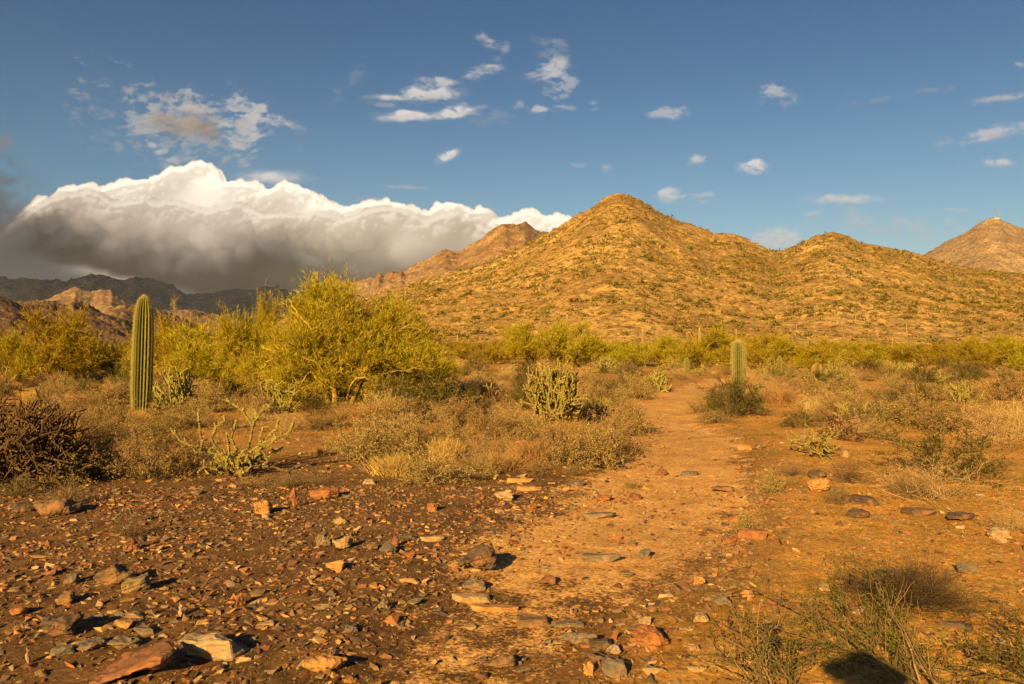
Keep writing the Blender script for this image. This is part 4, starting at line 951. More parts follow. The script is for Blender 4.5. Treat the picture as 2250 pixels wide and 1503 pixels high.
# palo verde trees
def big_palo():
    rng = R_(21); x, y, z = at(755, 893)
    k = y/F
    L_ = [(715, 645, 42), (690, 690, 60), (650, 720, 55), (760, 700, 55), (800, 730, 55), (845, 715, 45), (740, 745, 70), (680, 765, 70), (630, 780, 60), (610, 830, 45), (810, 780, 75), (880, 770, 60), (915, 750, 42), (925, 800, 48),
          (870, 830, 65), (790, 840, 70), (720, 830, 70), (660, 845, 55), (900, 860, 45), (830, 870, 45), (750, 875, 40), (945, 845, 40), (640, 670, 24), (702, 648, 22), (905, 712, 30), (865, 690, 30), (935, 770, 36), (600, 800, 45), (720, 700, 50), (770, 660, 30)]
    lob = [((px-755)*k, rng.uniform(-.9, .9)*(1 if r_ > 30 else .3), (893-py)*k, r_*k) for px, py, r_ in L_]
    tr, cr = palo_verde(rng, lob, 950, 6000, 100000, .075, .17, .012)
    # a few bare arching limbs low at the front
    fr = Soup()
    for pts in [[(735, 880), (722, 800), (700, 790), (660, 775), (585, 762)], [(735, 880), (715, 830), (700, 812), (665, 850)], [(770, 885), (790, 830), (815, 825), (835, 855), (870, 865)], [(760, 885), (705, 770), (715, 720), (760, 680)],
                [(770, 885), (760, 740), (775, 712), (800, 720), (820, 732)], [(640, 777), (620, 790), (592, 810)], [(760, 880), (700, 720), (670, 690), (650, 660)]]:
        P = np.array([[(a_-755)*k, -1.0+.15*i-.1*rng.random(), (893-b_)*k] for i, (a_, b_) in enumerate(pts)]); P[0] = (P[0][0]*.3, -.1, 0)
        s_ = np.linspace(0, len(P)-1, 14); Pn = np.stack([np.interp(s_, range(len(P)), P[:, c]) for c in range(3)], -1); Pn[1:-1] += rng.normal(size=(12, 3))*.018
        tubes(fr, Pn[None], np.linspace(.030, .009, 14)[None], 6, np.array([1.25]))
    r = tag(obj('palo_verde_tree', None, loc=(x, y, z)), 'biggest palo verde, a broad billowing yellow-green tree left of the picture centre', 'tree')
    obj('trunk', tr.mesh('trunk', M['palo_bark']), r); obj('limb', fr.mesh('limb', M['palo_bark']), r); obj('crown', cr.mesh('crown', M['palo_leaf']), r)
big_palo()
PV = [  # px, base y, top y, width, words
 (95, 838, 690, 190, 'palo verde at the left edge with a pointed top before the dark slope'), (18, 850, 735, 130, 'low palo verde cut by the left picture edge'), (190, 836, 738, 190, 'round low palo verde left of the tall saguaro'), (262, 832, 765, 110, 'small palo verde tucked just left of the tall saguaro'),
 (395, 858, 705, 170, 'palo verde rising directly right of the tall saguaro'), (470, 862, 720, 190, 'feathery palo verde between the tall saguaro and the biggest palo verde'), (555, 868, 700, 170, 'palo verde touching the left side of the biggest one'), (592, 850, 660, 70, 'slender palo verde top peeking up left of the biggest one'),
 (1035, 792, 752, 90, 'small leftmost palo verde of the middle-distance row'), (1085, 800, 748, 90, 'low round palo verde second in the middle-distance row'), (1175, 806, 716, 140, 'tall dense palo verde left in the middle-distance row'), (1250, 806, 712, 130, 'tallest palo verde of the middle-distance row'),
 (1330, 806, 742, 130, 'green palo verde just right of the tallest of the row'), (1385, 802, 752, 100, 'low palo verde left of the tall thin saguaro'), (1460, 806, 744, 130, 'palo verde behind the far end of the path'), (1545, 812, 728, 150, 'high domed palo verde left of the path-side saguaro'),
 (1590, 806, 745, 90, 'palo verde partly hidden behind the path-side saguaro'), (1680, 812, 740, 140, 'palo verde with reddish bare limbs right of the path-side saguaro'), (1745, 818, 745, 120, 'palo verde behind the short dark green saguaro'), (1810, 822, 748, 130, 'palo verde behind the barrel cactus'),
 (1890, 806, 755, 120, 'green palo verde at the middle of the right-hand row'), (1960, 802, 756, 120, 'low yellow palo verde in the right-hand row'), (2030, 804, 758, 110, 'small bright palo verde in the right-hand row'), (2095, 808, 755, 120, 'palo verde in the right-hand row before a darker one'),
 (2160, 812, 744, 140, 'larger palo verde near the right picture edge'), (2235, 814, 740, 130, 'palo verde cut by the right picture edge'), (1130, 786, 750, 70, 'small far palo verde between the first trees of the row'), (1640, 790, 745, 90, 'far palo verde just right of the path-side saguaro'),
 (1000, 780, 752, 80, 'faint low palo verde just right of the biggest tree'), (965, 850, 790, 90, 'low dim palo verde at the right foot of the biggest one'), (330, 850, 745, 120, 'palo verde half hidden behind the tall saguaro')]
for i, (px, pb, pt, w, lab) in enumerate(PV):
    x, y, z = at(px, pb); o = plant('palo_verde', px, pb, w, pb-pt, lab, 'tree', 'palo verde trees', var=i % 3, split=True, xyz=(x, y, z)); o.name = 'palo_verde_tree'
# background greenery row behind (smaller, farther)
def far_pv():
    k = 0
    for i in range(90):
        t = RNG.uniform(-.66, .68); d = RNG.uniform(80, 165); px = CX+F*t
        s_ = RNG.uniform(.5, .95); x = t*d; z = float(ground_h(x, d))
        p = PROTO['palo_verde'][i % 3]; o = obj('palo_verde_tree', joined(p), loc=(x, d, z-.1), rz=RNG.uniform(0, 6), scale=(s_, s_, s_*RNG.uniform(.55, .9)))
        ar = 'left of the big palo verde' if px < 600 else 'behind the big palo verde' if px < 950 else 'at the hill foot, left half' if px < 1450 else 'at the hill foot, right half'
        later(o, 'small far palo verde', 'far palo verdes', 'tree', px, HY+F*CAMH/d, ar)
far_pv()
def stalk():
    x, y, z = at(384, 845); k = y/F; q = Soup(); rng = R_(5); H = 190*k
    P = np.array([[[0, 0, 0], [.02, 0, H*.4], [-.03, 0, H*.75], [0, 0, H]]]); tubes(q, P, np.array([[.02, .014, .01, .004]]), 5)
    n = 130; s_ = rng.uniform(.55, 1, n)*H; B = np.stack([np.interp(s_, [0, H*.4, H*.75, H], [0, .02, -.03, 0]), 0*s_, s_], -1); D = nrm(rdir(rng, n)+np.array([0, 0, 1.1])); f = Soup()
    tubes(f, curve_pts(rng, B, B+D*.35*rng.uniform(.4, 1, n)[:, None], 3, 0, .3), np.array([[1, .8, .5]])*.003*np.ones((n, 1)), 3)
    r = tag(obj('dry_stalk', None, loc=(x, y, z)), 'thin dry reddish stalk sticking up right of the tall saguaro', 'plant'); obj('stem', q.mesh('stem', M['pale_twig']), r); obj('twigs', f.mesh('twigs', M['pale_twig']), r)
stalk()

# chollas -----------------------------------------------------------
def cholla_at(px, pb, w, h, label, seed, dead=False, name='cholla_cactus', **kw):
    x, y, z = at(px, pb); k = y/F; o_, j_, s_ = cholla(R_(seed), w*k, h*k, dead=dead, **kw)
    # make the grown plant fill exactly the size it has
    allV = np.concatenate([s.arrays()[0] for s in (o_, j_) if s.n]); sx = (w*k)/max(np.ptp(allV[:, 0]), .05); sz = (h*k)/max(allV[:, 2].max(), .05)
    kk_ = min(sx, 1.5)
    r = tag(obj(name, None, loc=(x, y, z-.01), scale=(min(sx, 2.2), min(sx, 2.2), min(sz, 1.8))), label, 'cactus')
    m1 = M['cholla_dead']; m2 = M['cholla_dead'] if dead else M['cholla_joint']
    for s, n, m in ((o_, 'old_wood', m1), (j_, 'joints', m2), (s_, 'spines', M['spine'])):
        if s.n: c = obj(n, s.mesh(n, m), r); 
        if s.n and n in ('spines', 'old_wood'): tag(c, kind='stuff')
def forked_cholla():
    x, y, z = at(520, 1040); k = y/F; rng = R_(301)
    LN = [[(520, 1038), (490, 1000), (450, 985), (400, 965), (383, 943)], [(450, 985), (452, 940), (447, 903)], [(490, 1000), (470, 960), (480, 935), (500, 922)], [(520, 1038), (530, 990), (542, 940), (520, 905), (496, 888), (482, 880)],
          [(542, 940), (562, 905), (582, 893)], [(520, 1038), (560, 1000), (576, 970), (600, 945), (605, 922)], [(576, 970), (600, 977), (624, 956)], [(590, 985), (598, 1008)], [(510, 1038), (470, 1024), (430, 1022), (402, 1030)],
          [(430, 1022), (380, 1024), (340, 1032), (322, 1048)], [(530, 1000), (515, 960), (523, 928)], [(430, 1012), (426, 985), (404, 972)], [(560, 1000), (555, 965), (563, 942)], [(525, 1038), (545, 1012), (590, 1003), (614, 985)],
          [(500, 1038), (480, 1005), (462, 990)], [(535, 1036), (560, 1024), (600, 1020), (640, 1030)], [(542, 940), (548, 915), (540, 892)], [(512, 1038), (505, 990), (500, 955)], [(525, 1036), (538, 1000), (585, 968), (640, 950), (652, 930)]]
    G = []
    for i, ln in enumerate(LN):
        dy = rng.uniform(-.28, .28); G.append([((a_-520)*k, dy*min(1, (1038-b_)/60+.15*j), max((1040-b_)*k, .02)) for j, (a_, b_) in enumerate(ln)])
    o_, j_, s_ = cholla(R_(302), 1.5, .8, 8, 5, .085, .0180, .5, old=.16, prune=.3, guide=G, n_spine=16)
    r = tag(obj('cholla_cactus', None, loc=(x, y, z-.01)), 'bright yellow-green forked cholla in the left foreground, right of the tall saguaro', 'cactus')
    tag(obj('old_wood', o_.mesh('old_wood', M['cholla_dead']), r), kind='stuff'); obj('joints', j_.mesh('joints', M['cholla_joint']), r); tag(obj('spines', s_.mesh('spines', M['spine']), r), kind='stuff')
forked_cholla()
cholla_at(628, 905, 110, 75, 'small yellow-green cholla under the left side of the big palo verde', 302, n0=7, depth=5, seg=.14, r=.017, up=.6, old=.1)
cholla_at(385, 900, 120, 95, 'dull bushy cholla directly behind the right side of the tall saguaro', 303, n0=11, depth=5, seg=.16, r=.020, up=.9, old=.15)
cholla_at(1225, 935, 165, 150, 'dense staghorn cholla with upright yellow-green arms left of the path', 304, n0=14, depth=6, seg=.18, r=.020, up=1.1, old=.10, prune=.12)
cholla_at(1448, 862, 50, 60, 'small round cholla at the left edge of the path bend', 305, n0=9, depth=5, seg=.2, r=.028, up=.6, old=.0)
cholla_at(1480, 815, 55, 32, 'low cholla at the far end of the path', 306, n0=9, depth=4, seg=.22, r=.03, up=.5, old=.0)
cholla_at(1665, 893, 55, 50, 'pale bare cholla arms right beside the path-side saguaro', 307, n0=5, depth=4, seg=.19, r=.015, up=.5, old=.0)
cholla_at(1330, 820, 70, 40, 'green cholla clump in front of the palo verde row left of the path', 308, n0=12, depth=4, seg=.26, r=.035, up=.6, old=.0)
cholla_at(1085, 885, 60, 45, 'brownish cholla left of the dense staghorn cholla', 309, n0=9, depth=4, seg=.18, r=.02, up=.5, old=.9)
cholla_at(1800, 1000, 130, 80, 'half dead cholla skeleton with a few yellow arms right of the path', 310, n0=8, depth=4, seg=.15, r=.014, up=.3, old=.45)
cholla_at(2055, 855, 90, 45, 'spreading cholla on the right in the middle distance', 311, n0=12, depth=4, seg=.24, r=.03, up=.4, old=.0)
cholla_at(45, 1070, 310, 245, 'dead brown tangled cholla filling the left edge', 312, dead=True, name='dead_cholla', n0=26, depth=7, seg=.17, r=.0150, up=.30, old=0, prune=.12)
cholla_at(-60, 1010, 180, 190, 'second brown dead cholla cut by the left edge behind the first', 313, dead=True, name='dead_cholla', n0=16, depth=6, seg=.16, r=.015, up=.35, old=0, prune=.06)
cholla_at(1840, 965, 110, 70, 'grey fallen cholla wood behind the half dead cholla', 314, dead=True, name='dead_cholla', n0=8, depth=4, seg=.17, r=.013, up=.1, old=0)

# shrubs placed where the photograph shows them ----------------------
NAMES = {'cholla': ('yellow-green cholla', 'cactus', 'yellow-green chollas'), 'dark_dead_bush': ('dark tangle of dead stems', 'dead bush', 'dark dead bushes'), 'bursage': ('grey-green bursage mound', 'shrub', 'bursage mounds'), 'dry_shrub': ('dry straw-coloured twiggy shrub', 'shrub', 'twiggy shrubs'), 'creosote_bush': ('green creosote bush', 'shrub', 'creosote bushes'),
         'grass_tuft': ('tuft of dry golden grass', 'grass', 'grass tufts'), 'dead_bush': ('tangle of bare pale dead branches', 'dead bush', 'dead bushes'), 'dark_twig_bush': ('thin dark upright twiggy bush', 'shrub', 'dark bushes')}
SIZE = lambda w: 'broad ' if w > 125 else 'small ' if w < 75 else ''
def shrub(kind, px, py, w, h, label=None, **kw):
    head, cat, grp = NAMES[kind]
    o = plant(kind, px, py, w, h, label, cat, grp, **kw)
    if kind == 'dark_dead_bush': o.name = 'dead_bush'
    if not label: later(o, SIZE(w)+head, grp, cat, px, py)
    return o
BU = [(190, 965, 100, 60), (248, 950, 120, 72), (215, 1040, 150, 90), (320, 1050, 180, 105), (415, 1040, 130, 80), (135, 1068, 110, 70), (365, 945, 90, 58), (425, 935, 100, 55), (470, 905, 110, 52), (300, 960, 80, 40),
      (852, 938, 130, 70), (795, 1012, 140, 92), (890, 1005, 160, 95), (985, 990, 120, 72), (950, 1056, 150, 74), (1060, 1045, 90, 50), (1080, 965, 120, 70), (1010, 935, 120, 62), (1150, 965, 110, 66), (1225, 1018, 120, 95), (1295, 1022, 160, 100), (1345, 990, 130, 80), (1385, 955, 110, 75),
      (1115, 1000, 90, 50), (730, 940, 80, 45), (690, 945, 70, 40), (1540, 908, 70, 36), (1568, 928, 80, 26), (1690, 1082, 60, 56), (1640, 1168, 62, 42), (1930, 965, 90, 50), (2000, 935, 150, 70), (2085, 948, 140, 72), (1980, 880, 120, 48), (2120, 885, 120, 50), (2215, 880, 110, 50), (1890, 905, 100, 42),
      (1765, 868, 100, 40), (1850, 870, 90, 42), (1360, 905, 80, 46), (1400, 875, 90, 36), (1300, 880, 90, 40), (560, 905, 90, 50), (250, 890, 120, 48), (175, 905, 130, 50), (880, 900, 110, 42), (1385, 1072, 46, 24), (1180, 1038, 70, 30)]
for px, py, w, h in BU: shrub('bursage', px, py, w, h)
DS = [(2160, 955, 150, 70), (2245, 960, 140, 85), (1905, 930, 110, 48), (1800, 895, 110, 42), (1700, 880, 110, 42), (960, 925, 110, 48), (1120, 925, 110, 48), (640, 945, 90, 40), (60, 1000, 110, 60), (900, 965, 120, 55), (1050, 1000, 110, 46), (2216, 1165, 90, 52), (1990, 1085, 110, 60), (1880, 950, 100, 46), (2250, 870, 90, 46)]
for px, py, w, h in DS: shrub('dry_shrub', px, py, w, h)
CR = [(1620, 912, 140, 88, 'dark green creosote bush wrapped round the foot of the path-side saguaro'), (2075, 1050, 260, 130, 'wide half-bare creosote bush with green tips on the right'), (945, 920, 170, 95, 'olive creosote bush at the right foot of the big palo verde'), (1040, 910, 110, 66, None), (2025, 855, 80, 66, None), (2130, 838, 70, 50, None),
      (1150, 900, 90, 60, None), (500, 890, 90, 66, None), (1900, 935, 100, 56, None), (1755, 940, 80, 44, None), (310, 975, 110, 50, 'low green bush hugging the foot of the tall saguaro'), (700, 910, 90, 46, None), (1840, 860, 70, 40, None), (395, 985, 90, 50, None)]
for px, py, w, h, l in CR: shrub('creosote_bush', px, py, w, h, l)
GR = [(820, 935, 90, 52), (860, 1040, 90, 46), (1165, 1015, 100, 52), (1100, 1030, 80, 40), (900, 925, 80, 46), (770, 925, 60, 42), (1720, 885, 90, 34), (2210, 870, 110, 40), (980, 1010, 70, 50), (1245, 960, 60, 40), (700, 1000, 40, 18), (300, 930, 60, 30)]
for px, py, w, h in GR: shrub('grass_tuft', px, py, w, h)
DB = [(2060, 1095, 300, 85, 'low tangle of bare pale branches under the half-bare creosote on the right'), (1985, 1325, 300, 95, 'sprawling dead bush of fine dark stems on bare orange soil at the right'), (2180, 975, 150, 60, None), (1960, 925, 120, 40, None), (1060, 1030, 130, 46, None), (860, 985, 110, 40, None), (1780, 985, 110, 50, None), (560, 1062, 110, 26, 'fallen bare twigs at the foot of the forked yellow cholla')]
for px, py, w, h, l in DB: shrub('dark_dead_bush' if px == 1985 else 'dead_bush', px, py, w, h, l)
DT = [(148, 1108, 95, 62), (278, 1180, 70, 62), (640, 1070, 80, 40), (1740, 1045, 60, 30), (1865, 1060, 90, 60), (2000, 1095, 90, 56), (2010, 1300, 130, 90), (700, 1065, 60, 30), (40, 1090, 90, 50), (1840, 1108, 60, 60), (1260, 1045, 50, 26), (1500, 820, 60, 24)]
for px, py, w, h in DT: shrub('dark_twig_bush', px, py, w, h)

# scattered desert scrub of the middle distance ----------------------
TAKEN = [(at(p[0], p[1])[:2], .5*p[2]*at(p[0], p[1])[1]/F) for p in BU+DS+GR+[c[:4] for c in CR]]
def scatter():
    rng = R_(77); kinds = ['bursage', 'dry_shrub', 'creosote_bush', 'grass_tuft', 'dark_twig_bush', 'cholla']; pr = [.36, .18, .16, .14, .10, .06]
    cand = []
    while len(cand) < 1150:
        y = 15*(75/15)**rng.random(); t = rng.uniform(-.70, .70); x = t*y
        px = CX+F*t; py = HY+F*CAMH/y
        if path_mask(np.array(x), np.array(y)) > -.45: continue
        if y < 22 and rng.random() < .6: continue
        if px > 1640 and y < 34 and rng.random() < .4: continue
        if y < 19 and (590 < px < 760 or 1650 < px < 1760): continue
        if any((x-a_[0])**2+(y-a_[1])**2 < (r*.7)**2 for a_, r in TAKEN[:70]) : continue
        k = kinds[int(rng.choice(6, p=pr))]; cand.append((k, x, y, px, py, rng.choice([.35, .6, .9, 1.25], p=[.35, .35, .22, .08])*rng.uniform(.8, 1.2)))
    # the largest (nearest) stand as single plants, the rest of each kind as one mass
    explicit = {'bursage': len(BU), 'dry_shrub': len(DS), 'creosote_bush': len(CR)+3, 'grass_tuft': len(GR), 'dark_twig_bush': len(DT), 'cholla': 13}
    Vs, Qs, Ts, Cs, off = [], [], [], [], 0
    low = [bush(R_(400+k), 1.1, .55, 14, 60, 240, .005, .002, .14, .07, .045, .3)[1].arrays() for k in range(4)]
    for kind in kinds:
        cs = sorted([c for c in cand if c[0] == kind], key=lambda c: c[2]); cap_ = 298-explicit[kind]
        for i, (k, x, y, px, py, s_) in enumerate(cs):
            z = float(ground_h(x, y)); s2 = s_*(1.0 if k in ('bursage', 'dry_shrub') else .85)
            if i >= cap_:
                V, Q, T, C = low[i % 4]; Vs.append(V*s2+np.array([x, y, z-.02])); Qs.append(Q+off); off += len(V); Cs.append(C*rng.uniform(.8, 1.2)); continue
            p = PROTO[k]; p = p[i % len(p)]; nm = 'cholla_cactus' if k == 'cholla' else k
            o = obj(nm, joined(p), loc=(x, y, z-.02), rz=rng.uniform(0, 6.28), scale=(s2, s2, s2*rng.uniform(.8, 1.2)))
            head, cat, grp = NAMES[k]; later(o, head, grp, cat, px, py)
    if Vs: tag(obj('distant_scrub', mk_mesh('distant_scrub', np.concatenate(Vs), np.concatenate(Qs), M['bursage_leaf'], np.concatenate(Cs))), 'far low tan scrub running together before the palo verde row', 'shrubs', kind='stuff')
scatter()

# hillside shrubs -----------------------------------------------------
def hill_shrubs():
    rng = R_(88)
    def blob(n, seed, k=1.0):
        r = R_(seed); D = dome_dirs(r, n, 0); P = D*r.uniform(.45, 1, (n, 1))*np.array([.5, .5, .62]); s_ = Soup()
        leaves(s_, P-.12, nrm(D+rdir(r, n)*.9), r.uniform(.18, .36, n)*k, r.uniform(.10, .2, n)*k*1.2, r, r.uniform(.6, 1.4, n)); return s_
    hi = [blob(70, k).mesh('hillside_shrub', M['hill_shrub']) for k in range(5)]
    lo = [blob(13, 50+k, 1.9).arrays() for k in range(6)]
    items = []
    for H_, n, mul in ((HA, 11000, 1.0),):
        tmin, tmax = H_.xs[0], H_.xs[-1]
        T = rng.uniform(-.25, min(tmax, .70), n*2); Qv = rng.random(n*2)**.6*1.01
        x, y, z = H_.pos(T, Qv)
        den = fbm(x/28, y/28, 301, 3); keep = (rng.random(n*2) < np.clip((den-.22)*2.4, .2, 1)) & (z > 0)
        x, y, z = x[keep][:n], y[keep][:n], z[keep][:n]
        for i in range(len(x)): items.append((x[i], y[i], z[i], mul*rng.choice([.7, 1.1, 1.6, 2.3], p=[.44, .34, .17, .05])*rng.uniform(.8, 1.2)))
    # flat between the tree row and the hill
    for i in range(900):
        y = rng.uniform(80, 235); x = rng.uniform(-.68, .68)*y; items.append((x, y, float(ground_h(x, y)), rng.uniform(.8, 2.0)))
    vis = sorted([it for it in items if abs(it[0]/it[1]) < .643 and it[2] > 4.0], key=lambda it: -it[3]/it[1])[:300]; ids = set(id(v) for v in vis)
    for x, y, z, s_ in vis:
        px = CX+F*x/y; py = HY-F*(z-CAMH)/y
        side = 'left flank' if px < 1180 else 'below the pointed summit' if px < 1620 else 'below the round summit' if px < 2000 else 'right flank'
        ht = 'high on' if py < 590 else 'half way up' if py < 670 else 'low on'
        o = obj('hillside_shrub', hi[int(rng.integers(5))], loc=(x, y, z-.05), rz=rng.uniform(0, 6), scale=(s_*1.5, s_*1.5, s_*1.1))
        later(o, 'green shrub', 'shrubs', 'shrub', px, py, f'{ht} the hill, {side}')
    rest = [it for it in items if id(it) not in ids]; Vs, Qs, Cs, off = [], [], [], 0
    for x, y, z, s_ in rest:
        V, Q, T, C = lo[int(rng.integers(6))]; a_ = rng.uniform(0, 6.28); c, s = math.cos(a_), math.sin(a_)
        W = np.stack([(V[:, 0]*c-V[:, 1]*s)*s_*1.5+x, (V[:, 0]*s+V[:, 1]*c)*s_*1.5+y, V[:, 2]*s_*1.1+z], -1); Vs.append(W); Qs.append(Q+off); off += len(V)
        Cs.append(C*rng.uniform(.7, 1.45)*np.array([1+rng.normal()*.12, 1, 1]))
    me = mk_mesh('hillside_scrub', np.concatenate(Vs), np.concatenate(Qs), M['hill_shrub'], np.concatenate(Cs))
    tag(obj('hillside_scrub', me), 'countless small green shrubs dotted over the golden hill and its foot', 'shrubs', kind='stuff')
    # boulders on the hill
    n = 9000; T = rng.uniform(-.2, .66, n); Qv = rng.random(n)**.7; hx, hy, hz = HA.pos(T, Qv)
    base = np.array([[1, 0, 0], [0, 1, 0], [-1, 0, 0], [0, -1, 0], [0, 0, 1], [0, 0, -1]], float); Ft = np.array([[0, 1, 4], [1, 2, 4], [2, 3, 4], [3, 0, 4], [1, 0, 5], [2, 1, 5], [3, 2, 5], [0, 3, 5]])
    S_ = rng.uniform(.2, .6, n)*np.where(rng.random(n) < .06, 2.0, 1); V = base[None]*np.array([1, 1, .6])*S_[:, None, None]*rng.uniform(.5, 1.3, (n, 6, 1)); V = V+np.stack([hx, hy, hz], -1)[:, None]
    Fa = (Ft[None]+np.arange(n)[:, None, None]*6).reshape(-1, 3); C_ = np.repeat(rng.uniform(.7, 1.3, n), 6)[:, None]*np.array([.24, .155, .062])
    tag(obj('hill_stones', mk_mesh('hill_stones', V.reshape(-1, 3), Fa, M['stone'], C_)), 'loose brown stones strewn over the golden hill', 'stones', kind='stuff')
hill_shrubs()
# ------------------------------------------------------------------ rocks
def hull_pts(rng, n, L_, W_, H_, shape):
    if shape == 'slab': P = rng.uniform(-1, 1, (n, 3))*np.array([1, .85, .8]); P[:, 2] = np.sign(P[:, 2])*(.75+.25*rng.random(n))
    elif shape == 'wedge': P = rng.uniform(-1, 1, (n, 3)); P[:, 2] = P[:, 2]*(.35+.65*(P[:, 0]+1)/2)
    elif shape == 'point': P = rng.uniform(-1, 1, (n, 3)); k = 1-.75*(P[:, 2]+1)/2; P[:, 0] *= k; P[:, 1] *= k
    elif shape == 'round': P = nrm(rng.normal(size=(n, 3)))
    else: P = rng.uniform(-1, 1, (n, 3)); P = P/np.maximum(np.max(np.abs(P), axis=1, keepdims=True), .3)*rng.uniform(.72, 1, (n, 1))
    return P*np.array([L_/2, W_/2, H_/2])
def rock_mesh(name, seed, L_, W_, H_, shape='block', n=14, detail=2, rough=.05, tilt=0):
    rng = R_(seed); bm = bmesh.new()
    for p in hull_pts(rng, n, L_, W_, H_, shape): bm.verts.new(p)
    bmesh.ops.convex_hull(bm, input=bm.verts[:])
    for v in [v for v in bm.verts if not v.link_faces]: bm.verts.remove(v)
    bmesh.ops.dissolve_limit(bm, angle_limit=.12, verts=bm.verts[:], edges=bm.edges[:])
    s0 = min(L_, W_, H_)
    if detail:
        try: bmesh.ops.bevel(bm, geom=bm.edges[:], offset=s0*.045, segments=1, profile=.6, affect='EDGES')
        except Exception: pass
        bmesh.ops.triangulate(bm, faces=bm.faces[:])
        for _ in range(detail):
            lim = max(L_, W_, H_)*(.22 if detail < 3 else .13)
            es = [e_ for e_ in bm.edges if e_.calc_length() > lim*(.6**_)]
            if es: bmesh.ops.subdivide_edges(bm, edges=es, cuts=1); bmesh.ops.triangulate(bm, faces=[f for f in bm.faces if len(f.verts) > 3])
        bm.normal_update(); M_ = max(L_, W_, H_); off = Vector((seed*1.7, 3, 5))
        for v in bm.verts:
            c = v.co/M_
            d = mnoise.fractal(c*3.4+off, .8, 2, 5)*rough*1.1
            lay = mnoise.noise(Vector((c.x*1.5, c.y*1.5, c.z*16))+off)*rough*.8
            v.co += v.normal*(d+lay)*s0*1.6
    else: bmesh.ops.triangulate(bm, faces=bm.faces[:])
    if tilt: bmesh.ops.rotate(bm, verts=bm.verts[:], cent=(0, 0, 0), matrix=Matrix.Rotation(tilt, 3, 'Y'))
    me = bpy.data.meshes.new(name); bm.to_mesh(me); bm.free(); me.materials.append(M['rock'])
    return me
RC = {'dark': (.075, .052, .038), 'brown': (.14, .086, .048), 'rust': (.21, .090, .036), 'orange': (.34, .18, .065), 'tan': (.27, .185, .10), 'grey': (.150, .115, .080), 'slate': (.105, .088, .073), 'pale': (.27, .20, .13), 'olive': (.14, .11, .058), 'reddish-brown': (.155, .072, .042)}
def rock(px, pb, w, h, colr, shape, label, seed, depth=.75, tilt=0, rz=0, sink=.18, detail=2, rough=.05, n=14, group=None):
    x, y, z = at(px, pb); k = y/F; L_ = w*k; hv = h*k
    H_ = max(hv*(.95 if shape != 'slab' else .75), .02)*(1+sink)
    me = rock_mesh('rock', seed, L_, L_*depth, H_, shape, n, detail, rough, tilt)
    o = obj('rock', me, loc=(x, y+L_*depth*.35, z+H_*(.5-sink)), rz=rz); o.color = (*RC[colr], 1)
    return tag(o, label, 'rock', group)
